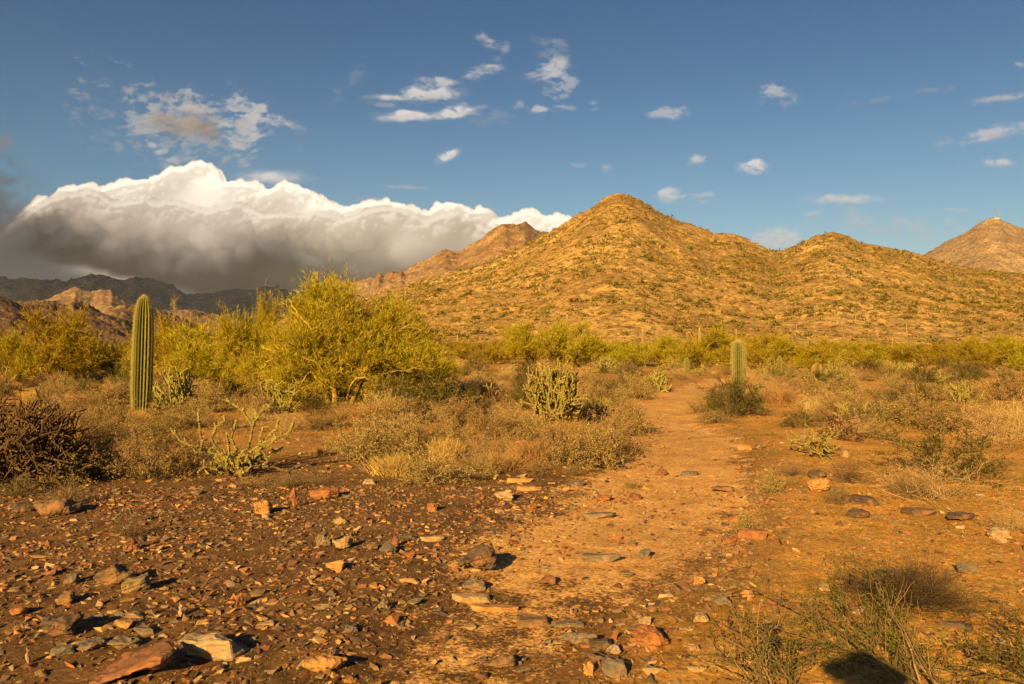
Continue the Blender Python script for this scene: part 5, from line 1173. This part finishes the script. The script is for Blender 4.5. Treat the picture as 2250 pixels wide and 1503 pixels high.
HERO = [
 (1045, 1262, 92, 66, 'dark', 'wedge', 'big dark rock leaning up to the right in the middle of the path', .8, -.35), (237, 1287, 88, 50, 'brown', 'slab', 'brown tilted slab left of the curved brown stone', .7, -.45), (292, 1302, 80, 44, 'olive', 'wedge', 'curved olive-brown stone casting a black shadow at the left', .45, -.3),
 (574, 1131, 38, 32, 'orange', 'block', 'square yellow-orange stone left of the upright rust-red stone', .8, 0), (643, 1116, 30, 52, 'rust', 'point', 'upright rust-red stone with a pointed tip', .7, .1), (705, 1096, 72, 24, 'rust', 'block', 'low reddish block right behind the upright rust-red stone', .5, 0),
 (105, 1133, 112, 36, 'brown', 'round', 'large flat-topped brown boulder under the dead brown cholla', .8, 0), (45, 1128, 55, 24, 'dark', 'round', 'dark rounded rock beside the flat-topped brown boulder', .8, 0), (282, 1213, 48, 34, 'reddish-brown', 'point', 'reddish triangular stone above the tilted brown slab', .8, 0),
 (140, 1330, 58, 36, 'brown', 'point', 'brown humped stone low on the left side', .8, 0), (36, 1353, 48, 22, 'rust', 'wedge', 'bright rust-red stone at the left edge', .7, 0), (122, 1398, 82, 44, 'dark', 'block', 'dark angular block with a red top at the lower left', .8, 0), (152, 1283, 32, 26, 'slate', 'block', 'blue-grey stone left of the tilted brown slab', .9, 0),
 (128, 1443, 58, 26, 'slate', 'slab', 'grey flat stone in the lower left corner', .8, 0), (268, 1427, 74, 28, 'grey', 'wedge', 'light grey wedge stone in front of the pale mottled rock', .7, 0), (262, 1384, 52, 20, 'orange', 'wedge', 'orange-faced flat stone left of the tan peaked one', .8, 0), (295, 1362, 52, 20, 'tan', 'slab', 'thin tan plate stone behind the orange-faced one', .8, 0),
 (318, 1398, 60, 22, 'grey', 'slab', 'dull grey plate stone at the lower left', .8, 0), (55, 1462, 24, 34, 'tan', 'point', 'narrow tan stone standing up in the lower left corner', .8, 0), (195, 1432, 70, 26, 'slate', 'wedge', 'dark slate plate right of the grey flat stone', .9, 0),
 (455, 1450, 165, 58, 'pale', 'slab', 'long pale mottled rock with white knobs at the bottom left', .45, 0), (285, 1503, 190, 66, 'reddish-brown', 'wedge', 'largest reddish-brown layered slab cut by the lower picture edge', .75, -.22), (395, 1357, 48, 28, 'tan', 'point', 'tan peaked stone above the pale mottled rock', .8, 0), (532, 1335, 40, 34, 'rust', 'block', 'rust-coloured block on the gravel left of the path', .8, 0),
 (712, 1480, 100, 44, 'orange', 'wedge', 'orange-brown sloping slab at the bottom left of the path', .6, .12), (738, 1257, 48, 32, 'orange', 'wedge', 'orange and white broken stone left of the dark leaning rock', .8, 0), (705, 1200, 50, 32, 'grey', 'point', 'grey stone with a tan side behind the orange and white one', .7, 0), (850, 1372, 58, 24, 'rust', 'slab', 'flat rust-orange stone on the lower path', .8, 0),
 (772, 1392, 30, 26, 'slate', 'block', 'grey-green cube-like stone left of the flat rust-orange one', .9, 0), (850, 1218, 44, 26, 'slate', 'round', 'dark blue-grey rounded stone left of the path', .8, 0), (866, 1203, 32, 30, 'reddish-brown', 'point', 'reddish pointed stone touching the blue-grey rounded one', .7, 0), (818, 1212, 30, 28, 'brown', 'wedge', 'brown stone left of the blue-grey rounded one', .7, 0), (752, 1206, 46, 28, 'tan', 'wedge', 'yellowish wedge stone left of the path', .7, 0),
 (900, 1228, 32, 18, 'rust', 'wedge', 'small rust chip right of the blue-grey rounded stone', .8, 0), (900, 1282, 46, 12, 'orange', 'block', 'long orange finger stone on the path edge', .3, 0), (1040, 1298, 60, 26, 'grey', 'wedge', 'grey and brown stone just in front of the dark leaning rock', .7, 0), (1208, 1286, 48, 22, 'reddish-brown', 'round', 'small brown mound stone on the path', .8, 0),
 (1325, 1237, 100, 24, 'grey', 'slab', 'long low grey-brown slab sunk in the path', .35, 0), (1420, 1228, 30, 24, 'slate', 'block', 'slate stone with a light edge on the path', .8, 0), (1388, 1200, 26, 14, 'slate', 'round', 'small slate pebble behind the long low slab', .8, 0), (1375, 1268, 38, 14, 'olive', 'slab', 'flat olive plate on the path', .7, 0), (950, 1190, 56, 12, 'tan', 'block', 'long tan plank-like stone at the left path edge', .3, 0), (900, 1186, 40, 12, 'slate', 'slab', 'thin grey plate beside the tan plank-like stone', .5, 0),
 (1035, 1324, 100, 18, 'tan', 'slab', 'flat tan slab flush with the lower path', .4, 0), (1082, 1345, 130, 14, 'orange', 'slab', 'long orange slab flush with the lower path', .3, 0), (1175, 1378, 80, 24, 'brown', 'slab', 'flat brown slab on the lower path', .6, 0), (1245, 1384, 90, 20, 'grey', 'wedge', 'grey triangular slab beside the flat brown one', .6, 0), (915, 1332, 46, 20, 'grey', 'wedge', 'small grey wedge stone left of the flat tan slab', .7, 0), (842, 1340, 46, 26, 'grey', 'point', 'grey pointed stone above the flat rust-orange one', .7, 0),
 (1357, 1488, 72, 48, 'slate', 'round', 'striped slate-grey boulder at the bottom edge', .8, 0), (1297, 1484, 34, 30, 'orange', 'round', 'white and orange cobble left of the striped slate boulder', .9, 0), (1270, 1424, 82, 38, 'grey', 'wedge', 'grey-green flat boulder behind the striped slate one', .7, 0), (1325, 1428, 70, 28, 'dark', 'slab', 'dark brown slab behind the striped slate boulder', .6, 0), (1348, 1440, 34, 24, 'pale', 'block', 'pale cobble on the dark brown slab', .8, 0),
 (1098, 1470, 76, 32, 'brown', 'wedge', 'sharp-edged brown wedge on the gravel at the bottom centre', .6, -.1), (1440, 1483, 62, 28, 'tan', 'round', 'long tan cobble at the bottom edge right of the striped slate boulder', .6, 0), (1432, 1425, 95, 48, 'rust', 'round', 'mossy rust boulder under a row of small cobbles', .7, 0), (1398, 1398, 24, 18, 'pale', 'round', 'leftmost small cobble above the mossy rust boulder', .8, 0), (1440, 1402, 28, 16, 'orange', 'round', 'rightmost small orange cobble above the mossy rust boulder', .8, 0),
 (1420, 1380, 30, 22, 'tan', 'block', 'tan cobble behind the mossy rust boulder', .8, 0), (1595, 1340, 58, 40, 'grey', 'wedge', 'light grey boulder with a flat top right of the path', .8, 0), (1643, 1318, 34, 26, 'orange', 'round', 'orange round stone touching the light grey boulder', .8, 0), (1540, 1368, 42, 20, 'tan', 'block', 'tan layered block left of the light grey boulder', .7, 0), (1595, 1380, 32, 22, 'rust', 'block', 'rust-red block in front of the light grey boulder', .7, 0), (1705, 1392, 56, 24, 'dark', 'wedge', 'dark wedge stone right of the rust-red block', .6, 0),
 (1537, 1288, 26, 22, 'orange', 'block', 'small orange block at the right path edge', .9, 0), (1682, 1282, 16, 16, 'dark', 'block', 'tiny dark cube on bare soil right of the path', .9, 0), (1805, 1082, 50, 32, 'orange', 'block', 'bright orange rock right of the path, largest in the bare patch', .8, 0), (1800, 1052, 44, 20, 'dark', 'round', 'black-topped rock right behind the bright orange one', .8, 0), (1908, 1112, 66, 26, 'dark', 'slab', 'broad dark two-tiered rock right of the bright orange one', .7, 0),
 (1892, 1140, 52, 24, 'dark', 'round', 'dark rounded rock with a pale side below the broad dark one', .7, 0), (2115, 1145, 70, 22, 'dark', 'wedge', 'low dark triangular rock on the orange soil at the right', .6, 0), (2028, 1135, 80, 20, 'brown', 'slab', 'low brown slab left of the dark triangular rock', .6, 0), (2205, 1186, 46, 24, 'tan', 'block', 'tan block near the right picture edge', .8, 0), (2128, 1262, 44, 26, 'slate', 'block', 'grey cube-like rock on the orange soil at the right', .8, 0), (2145, 1256, 18, 20, 'grey', 'block', 'small grey rock leaning on the cube-like one', .8, 0),
 (1655, 1186, 76, 26, 'rust', 'slab', 'flat pinkish-orange slab right of the path edge', .6, 0), (1606, 1196, 34, 16, 'rust', 'block', 'red-orange stone left of the flat pinkish slab', .7, 0), (1668, 1108, 42, 22, 'brown', 'round', 'brown stone at the right path edge below the pale low shrub', .8, 0), (1588, 1082, 56, 18, 'brown', 'wedge', 'low brown wedge in the bright sand of the path', .6, 0), (1520, 1046, 48, 14, 'slate', 'slab', 'bluish slab in the bright sand of the path', .6, 0), (1455, 1046, 36, 24, 'reddish-brown', 'point', 'dark reddish peak stone on the path', .8, 0),
 (1330, 1102, 40, 18, 'rust', 'round', 'rust mound stone on the left of the path', .8, 0), (1392, 1100, 42, 18, 'reddish-brown', 'round', 'dark reddish mound stone on the path', .8, 0), (1320, 1140, 84, 16, 'grey', 'slab', 'long grey-tan slab across the left of the path', .45, 0), (1168, 1122, 30, 24, 'rust', 'block', 'dark rust block at the left path edge', .8, 0), (1108, 1100, 50, 26, 'pale', 'wedge', 'whitish wedge stone on the gravel left of the path', .7, 0), (812, 1064, 34, 14, 'pale', 'slab', 'white flat stone below the bursage left of centre', .7, 0),
 (950, 1124, 28, 22, 'rust', 'block', 'rust cube on the gravel left of centre', .8, 0), (745, 1152, 34, 16, 'tan', 'round', 'yellowish oval stone on the gravel', .7, 0), (1145, 1060, 62, 12, 'orange', 'slab', 'bright orange plate left of the path', .4, 0), (1165, 1078, 62, 12, 'orange', 'slab', 'second bright orange plate just in front of the first', .4, 0), (1165, 1030, 38, 14, 'rust', 'wedge', 'rust stone under the front bursage left of the path', .6, 0), (1262, 1068, 44, 14, 'slate', 'slab', 'dark flat slab at the left path edge', .6, 0),
 (800, 1038, 34, 22, 'dark', 'block', 'dark red block under the bursage left of centre', .8, 0), (560, 1310, 40, 16, 'brown', 'slab', 'thin brown plate on the left gravel', .7, 0), (2100, 1380, 95, 16, 'dark', 'slab', 'dark slab standing in for a shadow strip, aslant on the orange soil at the right', .28, 0), (1960, 1275, 74, 24, 'grey', 'slab', 'pinkish grey slab half under the sprawling dead bush', .6, 0), (1885, 1335, 30, 20, 'rust', 'wedge', 'rust stone left in front of the sprawling dead bush', .8, 0), (1890, 1352, 34, 18, 'pale', 'block', 'whitish-pink stone in front of the rust one', .8, 0),  # the aslant dark slab is added in place of a shadow strip
 (1810, 1300, 40, 18, 'tan', 'wedge', 'pinkish tan wedge left of the sprawling dead bush', .6, 0), (1690, 1420, 46, 16, 'slate', 'slab', 'bluish slab under the near creosote twigs', .7, 0), (1525, 1432, 34, 16, 'tan', 'block', 'tan block right of the mossy rust boulder', .8, 0), (1530, 1475, 50, 14, 'tan', 'slab', 'flat tan stone in the lower right foreground', .6, 0), (1860, 1005, 26, 16, 'pale', 'point', 'small whitish peak stone by the half dead cholla', .8, 0), (1640, 990, 40, 16, 'orange', 'slab', 'bright orange flat stone at the right path edge below the green bush', .6, 0)]
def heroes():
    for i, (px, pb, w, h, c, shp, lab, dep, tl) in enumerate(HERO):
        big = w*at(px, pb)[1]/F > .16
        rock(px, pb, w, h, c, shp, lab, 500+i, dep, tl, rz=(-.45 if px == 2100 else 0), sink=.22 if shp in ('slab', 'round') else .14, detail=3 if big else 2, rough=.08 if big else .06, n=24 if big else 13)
heroes()
# ---- protos for the loose stones
RP = []
SHP = ['slab', 'slab', 'wedge', 'block', 'point', 'round', 'slab', 'wedge', 'block', 'slab', 'wedge', 'block']
DIM = {'slab': (1, .72, .26), 'wedge': (1, .7, .45), 'block': (1, .8, .6), 'point': (1, .75, .6), 'round': (1, .8, .45)}
for k in range(24): RP.append((SHP[k % 12], rock_mesh('rock', 900+k, *DIM[SHP[k % 12]], SHP[k % 12], 13, 1, .05)))
SMALL = []
for k in range(16):
    me = rock_mesh('tmp', 1000+k, *[(1, .7, .30), (1, .75, .5), (1, .6, .4)][k % 3], ['slab', 'block', 'wedge'][k % 3], 8, 0)
    V = np.array([v.co[:] for v in me.vertices]); T = np.array([p.vertices[:] for p in me.polygons]); SMALL.append((V, T)); bpy.data.meshes.remove(me)
TINY = []
for k in range(8):
    me = rock_mesh('tmp', 1100+k, 1, .75, .5, 'block', 6, 0); V = np.array([v.co[:] for v in me.vertices]); T = np.array([p.vertices[:] for p in me.polygons]); TINY.append((V, T)); bpy.data.meshes.remove(me)
def stone_density(x, y):
    pm = path_mask(x, y); inside = sstep(-.1, .25, pm)
    cx = (np.interp(y, _pd, _pl)*.3+np.interp(y, _pd, _pr)*.7)
    right = sstep(.1, 1.1, x-cx)*(1-inside)
    d = (1-inside)*(1-right) + inside*(.14+.55*np.exp(-((y-10)/2.6)**2)*np.clip(1.6-1.2*pm, 0, 1)+.45*np.exp(-(pm/.45)**2)*(x < cx)) + right*.24
    # a rubble band along the right edge of the path, bottom centre and further up
    rb = np.exp(-((pm+.15)/.35)**2)*(x > cx); d = d+.45*rb
    # bottom of the path is gravelly again
    d = np.where((y < 5.0) & (x > cx-.1), np.maximum(d, .85*(1-right*.55)), d)
    cl = fbm(x*1.3, y*1.3, 501, 3)
    return np.clip(d*(.45+1.5*np.clip(cl-.25, 0, 1)), 0, 1)
CN = ['rust', 'orange', 'tan', 'brown', 'reddish-brown', 'grey', 'slate', 'dark', 'pale']
CPR = np.array([.16, .08, .14, .24, .16, .08, .04, .08, .02])
def loose():
    rng = R_(55)
    def pts(n, y0, y1, pw=1.0, dmul=1.0):
        out = []
        while sum(len(o) for o in out) < n:
            y = y0+(y1-y0)*rng.random(n*2)**pw; x = rng.uniform(-.70, .70, n*2)*y
            # even density on the ground
            k = rng.random(n*2) < np.clip(stone_density(x, y)*dmul, 0, 1)*(y/y1)**(1 if pw == 1 else .4); out.append(np.stack([x[k], y[k]], -1))
        return np.concatenate(out)[:n]
    allr = []
    for n, y0, y1, s0, s1 in ((700, 3.6, 7, .05, .14), (900, 7, 14, .06, .18), (300, 14, 26, .10, .26)):
        P = pts(n, y0, y1); S_ = s0*(s1/s0)**(rng.random(n)**1.6)
        for (x, y), s_ in zip(P, S_): allr.append((x, y, s_))
    allr.sort(key=lambda a_: -a_[2]/a_[1]); 
    vis = [a_ for a_ in allr if abs(a_[0]/a_[1]) < .66][:300-len(HERO)]; rest = [a_ for a_ in allr if a_ not in set(vis)]
    zn = lambda px, py: ('bottom of the picture' if py > 1330 else 'foreground gravel' if py > 1130 else 'gravel near the shrubs' if py > 980 else 'far stretch of the ground')
    for i, (x, y, s_) in enumerate(vis):
        z = float(ground_h(x, y)); shp, me = RP[int(rng.integers(24))]; c = CN[int(rng.choice(9, p=CPR/CPR.sum()))]
        o = obj('rock', me, loc=(x, y, z-s_*.06), rz=rng.uniform(0, 6.28), scale=(s_, s_*rng.uniform(.8, 1.1), s_*rng.uniform(.7, 1.15))); o.rotation_euler[0] = rng.normal()*.16; o.rotation_euler[1] = rng.normal()*.16
        j = rng.uniform(.8, 1.2); o.color = tuple(v*j for v in RC[c])+(1,)
        px, py = px_of(x, y); d = {'slab': 'flat', 'wedge': 'wedge-shaped', 'block': 'blocky', 'point': 'peaked', 'round': 'rounded'}[shp]
        side = 'far left' if px < 350 else 'left' if px < 800 else 'on or beside the path' if (path_mask(np.array(x), np.array(y)) > -.4) else 'centre' if px < 1300 else 'right'
        later(o, f'{"larger" if s_ > .11 else "small"} {d} {c} stone', f'{d} {c} stones', 'rock', px, py)
    # the mass of smaller stones and gravel, real geometry
    def mass(name, P, S_, lib, label, cols=None):
        n = len(P); pick = rng.integers(0, len(lib), n); z = ground_h(P[:, 0], P[:, 1]); Vs, Ts, Cs, off = [], [], [], 0
        ci = rng.choice(9, n, p=CPR/CPR.sum()) if cols is None else rng.choice(9, n, p=cols/cols.sum())
        cc = np.array([RC[c] for c in CN])[ci]*rng.uniform(.75, 1.3, n)[:, None]
        for k in range(len(lib)):
            i = np.where(pick == k)[0]
            if not len(i): continue
            V, T = lib[k]; a_ = rng.uniform(0, 6.28, len(i)); c, s = np.cos(a_)[:, None], np.sin(a_)[:, None]; tx_ = rng.normal(size=(len(i), 1))*.25; ty_ = rng.normal(size=(len(i), 1))*.25
            sc = S_[i][:, None]; X = V[None, :, 0]*sc; Y = V[None, :, 1]*sc; Z_ = V[None, :, 2]*sc*rng.uniform(.6, 1.2, (len(i), 1))+X*tx_+Y*ty_
            W = np.stack([X*c-Y*s+P[i, 0:1], X*s+Y*c+P[i, 1:2], Z_+z[i][:, None]+sc*.02], -1)
            Vs.append(W.reshape(-1, 3)); Ts.append((T[None]+(np.arange(len(i))*len(V))[:, None, None]).reshape(-1, 3)+off); off += len(i)*len(V); Cs.append(np.repeat(cc[i], len(V), 0))
        me = mk_mesh(name, np.concatenate(Vs), np.concatenate(Ts), M['stone'], np.concatenate(Cs)); tag(obj(name, me), label, 'stones', kind='stuff')
    P = np.array([(a_[0], a_[1]) for a_ in rest]); mass('loose_stones', np.concatenate([P, pts(11000, 3.5, 9), pts(6500, 9, 18), pts(1500, 18, 34)]), np.concatenate([[a_[2] for a_ in rest], .020+.070*rng.random(11000)**1.5, .03+.08*rng.random(6500)**2.2, .06+.12*rng.random(1500)**2]), SMALL, 'loose angular stones of many browns scattered over the desert floor')
    G = pts(27000, 3.4, 9.5, dmul=1.6); G2 = pts(12000, 9.5, 20, dmul=1.6)
    # fine gravel also lies thinly on the path
    y = 3.4+7*rng.random(15000)**.7; G3 = np.stack([rng.uniform(-.3, .4, 15000)*y, y], -1)
    GA = np.concatenate([G, G2, G3]); mass('gravel', GA, np.concatenate([.007+.014*rng.random(27000)**1.5, .014+.022*rng.random(12000)**1.5, .005+.011*rng.random(15000)**1.6]), TINY, 'fine brown gravel covering the ground', np.array([.09, .06, .24, .2, .1, .13, .08, .03, .08]))
loose()
# ---- sparse low growth on the soil
def ground_cover():
    rng = R_(66); n = 42000; y = 3.4*(22/3.4)**rng.random(n); x = rng.uniform(-.68, .68, n)*y
    pm = path_mask(x, y); den = sstep(.44, .62, fbm(x*.9, y*1.6, 601, 4))*(pm < -.12)*np.where(x > np.interp(y, _pd, _pr), 1.0, .55)
    k = rng.random(n) < den; x, y = x[k], y[k]; m = 5; x = np.repeat(x, m)+rng.normal(size=len(x)*m)*.015; y = np.repeat(y, m)+rng.normal(size=len(y)*m)*.015
    z = ground_h(x, y); D = nrm(rdir(rng, len(x))*.8+np.array([0, 0, 1.0])); s_ = Soup(); sc = np.clip(y/8, .6, 2.2)
    c = rng.uniform(.6, 1.6, len(x))[:, None]*np.array([1, 1, 1])+rng.random((len(x), 1))**3*np.array([1.6, .9, .5])
    leaves(s_, np.stack([x, y, z-.003], -1), D, rng.uniform(.010, .035, len(x))*sc, .0035*sc, rng, c)
    tag(obj('ground_cover', s_.mesh('ground_cover', M['cover'])), 'sparse dull green sprouts and dry blades in patches on the soil', 'grass', kind='stuff')
ground_cover()

# ---- the near creosote at the lower right, reaching into the picture
def near_creosote(x, y, seed, limbs, label, W=1.0):
    rng = R_(seed); st, lf = Soup(), Soup(); z = float(ground_h(x, y))
    for (px, py, yy, leafy, pale) in limbs:
        e_ = np.array([(px-CX)/F*yy-x, yy-y, CAMH+(HY-py)/F*yy-z]); b0 = np.array([rng.normal()*.05, rng.normal()*.04, 0])
        P = curve_pts(rng, b0[None], e_[None], 9, .10, .16)[0]; P[:, 2] = np.maximum(P[:, 2], .01)
        tubes(st, P[None], np.linspace(.0065, .0022, 9)[None], 5, np.array([1.9 if pale else .8]))
        n = 16; s_ = rng.uniform(2.2, 8, n); i0 = np.minimum(s_.astype(int), 7); fr = (s_-i0)[:, None]; S0 = P[i0]*(1-fr)+P[i0+1]*fr
        D = nrm(nrm(P[i0+1]-P[i0])+rdir(rng, n)*.9+np.array([0, 0, .3])); S1 = S0+D*rng.uniform(.10, .32, n)[:, None]
        TP = curve_pts(rng, S0, S1, 5, .05, .35); tubes(st, TP, np.linspace(.0022, .0009, 5)[None]*np.ones((n, 1)), 4, rng.uniform(.7, 2.0 if pale else 1.1, n))
        if leafy:
            m = int(620*leafy); j = rng.integers(0, n, m); q = rng.random(m)**.6*4; k = np.minimum(q.astype(int), 3); f2 = (q-k)[:, None]
            L0 = TP[j, k]*(1-f2)+TP[j, k+1]*f2+rng.normal(size=(m, 3))*.010; leaves(lf, L0, rdir(rng, m)+np.array([0, 0, .4]), rng.uniform(.009, .018, m), rng.uniform(.006, .010, m), rng, rng.uniform(.6, 1.6, m)[:, None]*np.array([1, 1.05, .9]))
    r = tag(obj('creosote_bush', None, loc=(x, y, z)), label, 'shrub', None); obj('stem', st.mesh('stem', M['twig']), r); obj('foliage', lf.mesh('foliage', M['creosote_leaf']), r)
near_creosote(1.85, 3.45, 701, [(1850, 1262, 4.5, .4, 0), (1760, 1340, 4.2, .6, 0), (1800, 1330, 4.3, .7, 0), (1690, 1380, 4.1, .4, 0), (1905, 1360, 4.1, .5, 0), (1930, 1310, 4.3, 0, 1), (1985, 1400, 4.0, .7, 1),
   (1780, 1420, 3.9, .6, 0), (1850, 1430, 3.9, .5, 0), (2010, 1420, 3.9, .6, 0), (1940, 1380, 4.1, .5, 1), (1650, 1290, 4.6, .3, 0)], 'green-leaved creosote with long pale stems at the bottom edge, lower right')
near_creosote(1.15, 3.30, 702, [(1620, 1385, 4.1, .4, 0), (1580, 1430, 3.9, .3, 0), (1690, 1430, 3.9, .5, 0), (1640, 1440, 3.8, .4, 1), (1740, 1440, 3.8, .8, 0), (1600, 1470, 3.7, .2, 1)], 'thin dark-stemmed creosote sprawling at the bottom edge left of the leafier one')
near_creosote(2.45, 3.55, 703, [(2130, 1440, 3.9, .9, 0), (2180, 1430, 3.9, .4, 1), (2230, 1420, 4.0, .6, 0), (2100, 1470, 3.7, .7, 0), (2245, 1390, 4.1, .3, 0)], 'low dark creosote in the bottom right corner')

# ---- the photographer, whose head and shoulders throw the shadow at the lower right
def photographer():
    J = [(0, 0, .95), (0, 0, 1.15), (0, 0, 1.38), (0, .02, 1.50), (0, .05, 1.60), (0, .06, 1.74), (-.20, 0, 1.42), (-.30, .06, 1.16), (-.10, .24, 1.44), (.20, 0, 1.42), (.30, .06, 1.16), (.10, .24, 1.44), (-.11, 0, .90), (-.13, .03, .50), (-.14, 0, .08), (-.15, .14, .03), (.11, 0, .90), (.13, .03, .50), (.14, 0, .08), (.15, .14, .03)]
    E_ = [(0, 1), (1, 2), (2, 3), (3, 4), (4, 5), (2, 6), (6, 7), (7, 8), (2, 9), (9, 10), (10, 11), (0, 12), (12, 13), (13, 14), (14, 15), (0, 16), (16, 17), (17, 18), (18, 19)]
    Rr = [.15, .14, .16, .065, .095, .085, .065, .048, .035, .065, .048, .035, .095, .062, .045, .035, .095, .062, .045, .035]
    for sgn, i0 in ((-1, 8), (1, 11)):
        b = J[i0]
        for f in range(5):
            dx = sgn*(-.035+.018*f); n0 = len(J); L_ = (.045, .075, .082, .074, .058)[f]
            J.append((b[0]+dx*.8, b[1]+.045, b[2]+.02-.012*f)); J.append((b[0]+dx-sgn*.02, b[1]+.045+L_*.6, b[2]+.025-.014*f)); E_ += [(i0, n0), (n0, n0+1)]; Rr += [.012, .009]
    off = (-.05, -.42, 0); me = bpy.data.meshes.new('person'); me.from_pydata([(x+off[0], y+off[1], z) for x, y, z in J], E_, []); o = obj('person', me)
    m = o.modifiers.new('skin', 'SKIN'); sk = me.skin_vertices[0].data
    for i, r_ in enumerate(Rr): sk[i].radius = (r_, r_)
    sk[0].use_root = True
    ss = o.modifiers.new('sub', 'SUBSURF'); ss.levels = 2; ss.render_levels = 2
    me.materials.append(plain('dark_clothing', (.06, .06, .07), .8))
    for p_ in me.polygons: p_.use_smooth = True
    tag(o, 'person in dark clothes standing behind the viewpoint with both hands raised to the face', 'person')
    hb = bmesh.new(); bmesh.ops.create_uvsphere(hb, u_segments=24, v_segments=12, radius=1, matrix=Matrix.Translation((-.05, -.42+.05, 1.72)) @ Matrix.Diagonal((.10, .12, .10, 1)))
    bmesh.ops.create_cone(hb, cap_ends=True, segments=28, radius1=.19, radius2=.17, depth=.012, matrix=Matrix.Translation((-.05, -.42+.06, 1.72)))
    hm = bpy.data.meshes.new('hat'); hb.to_mesh(hm); hb.free(); hm.materials.append(plain('hat_felt', (.12, .09, .06), .9)); obj('hat', hm, o)
photographer()
settle_labels()
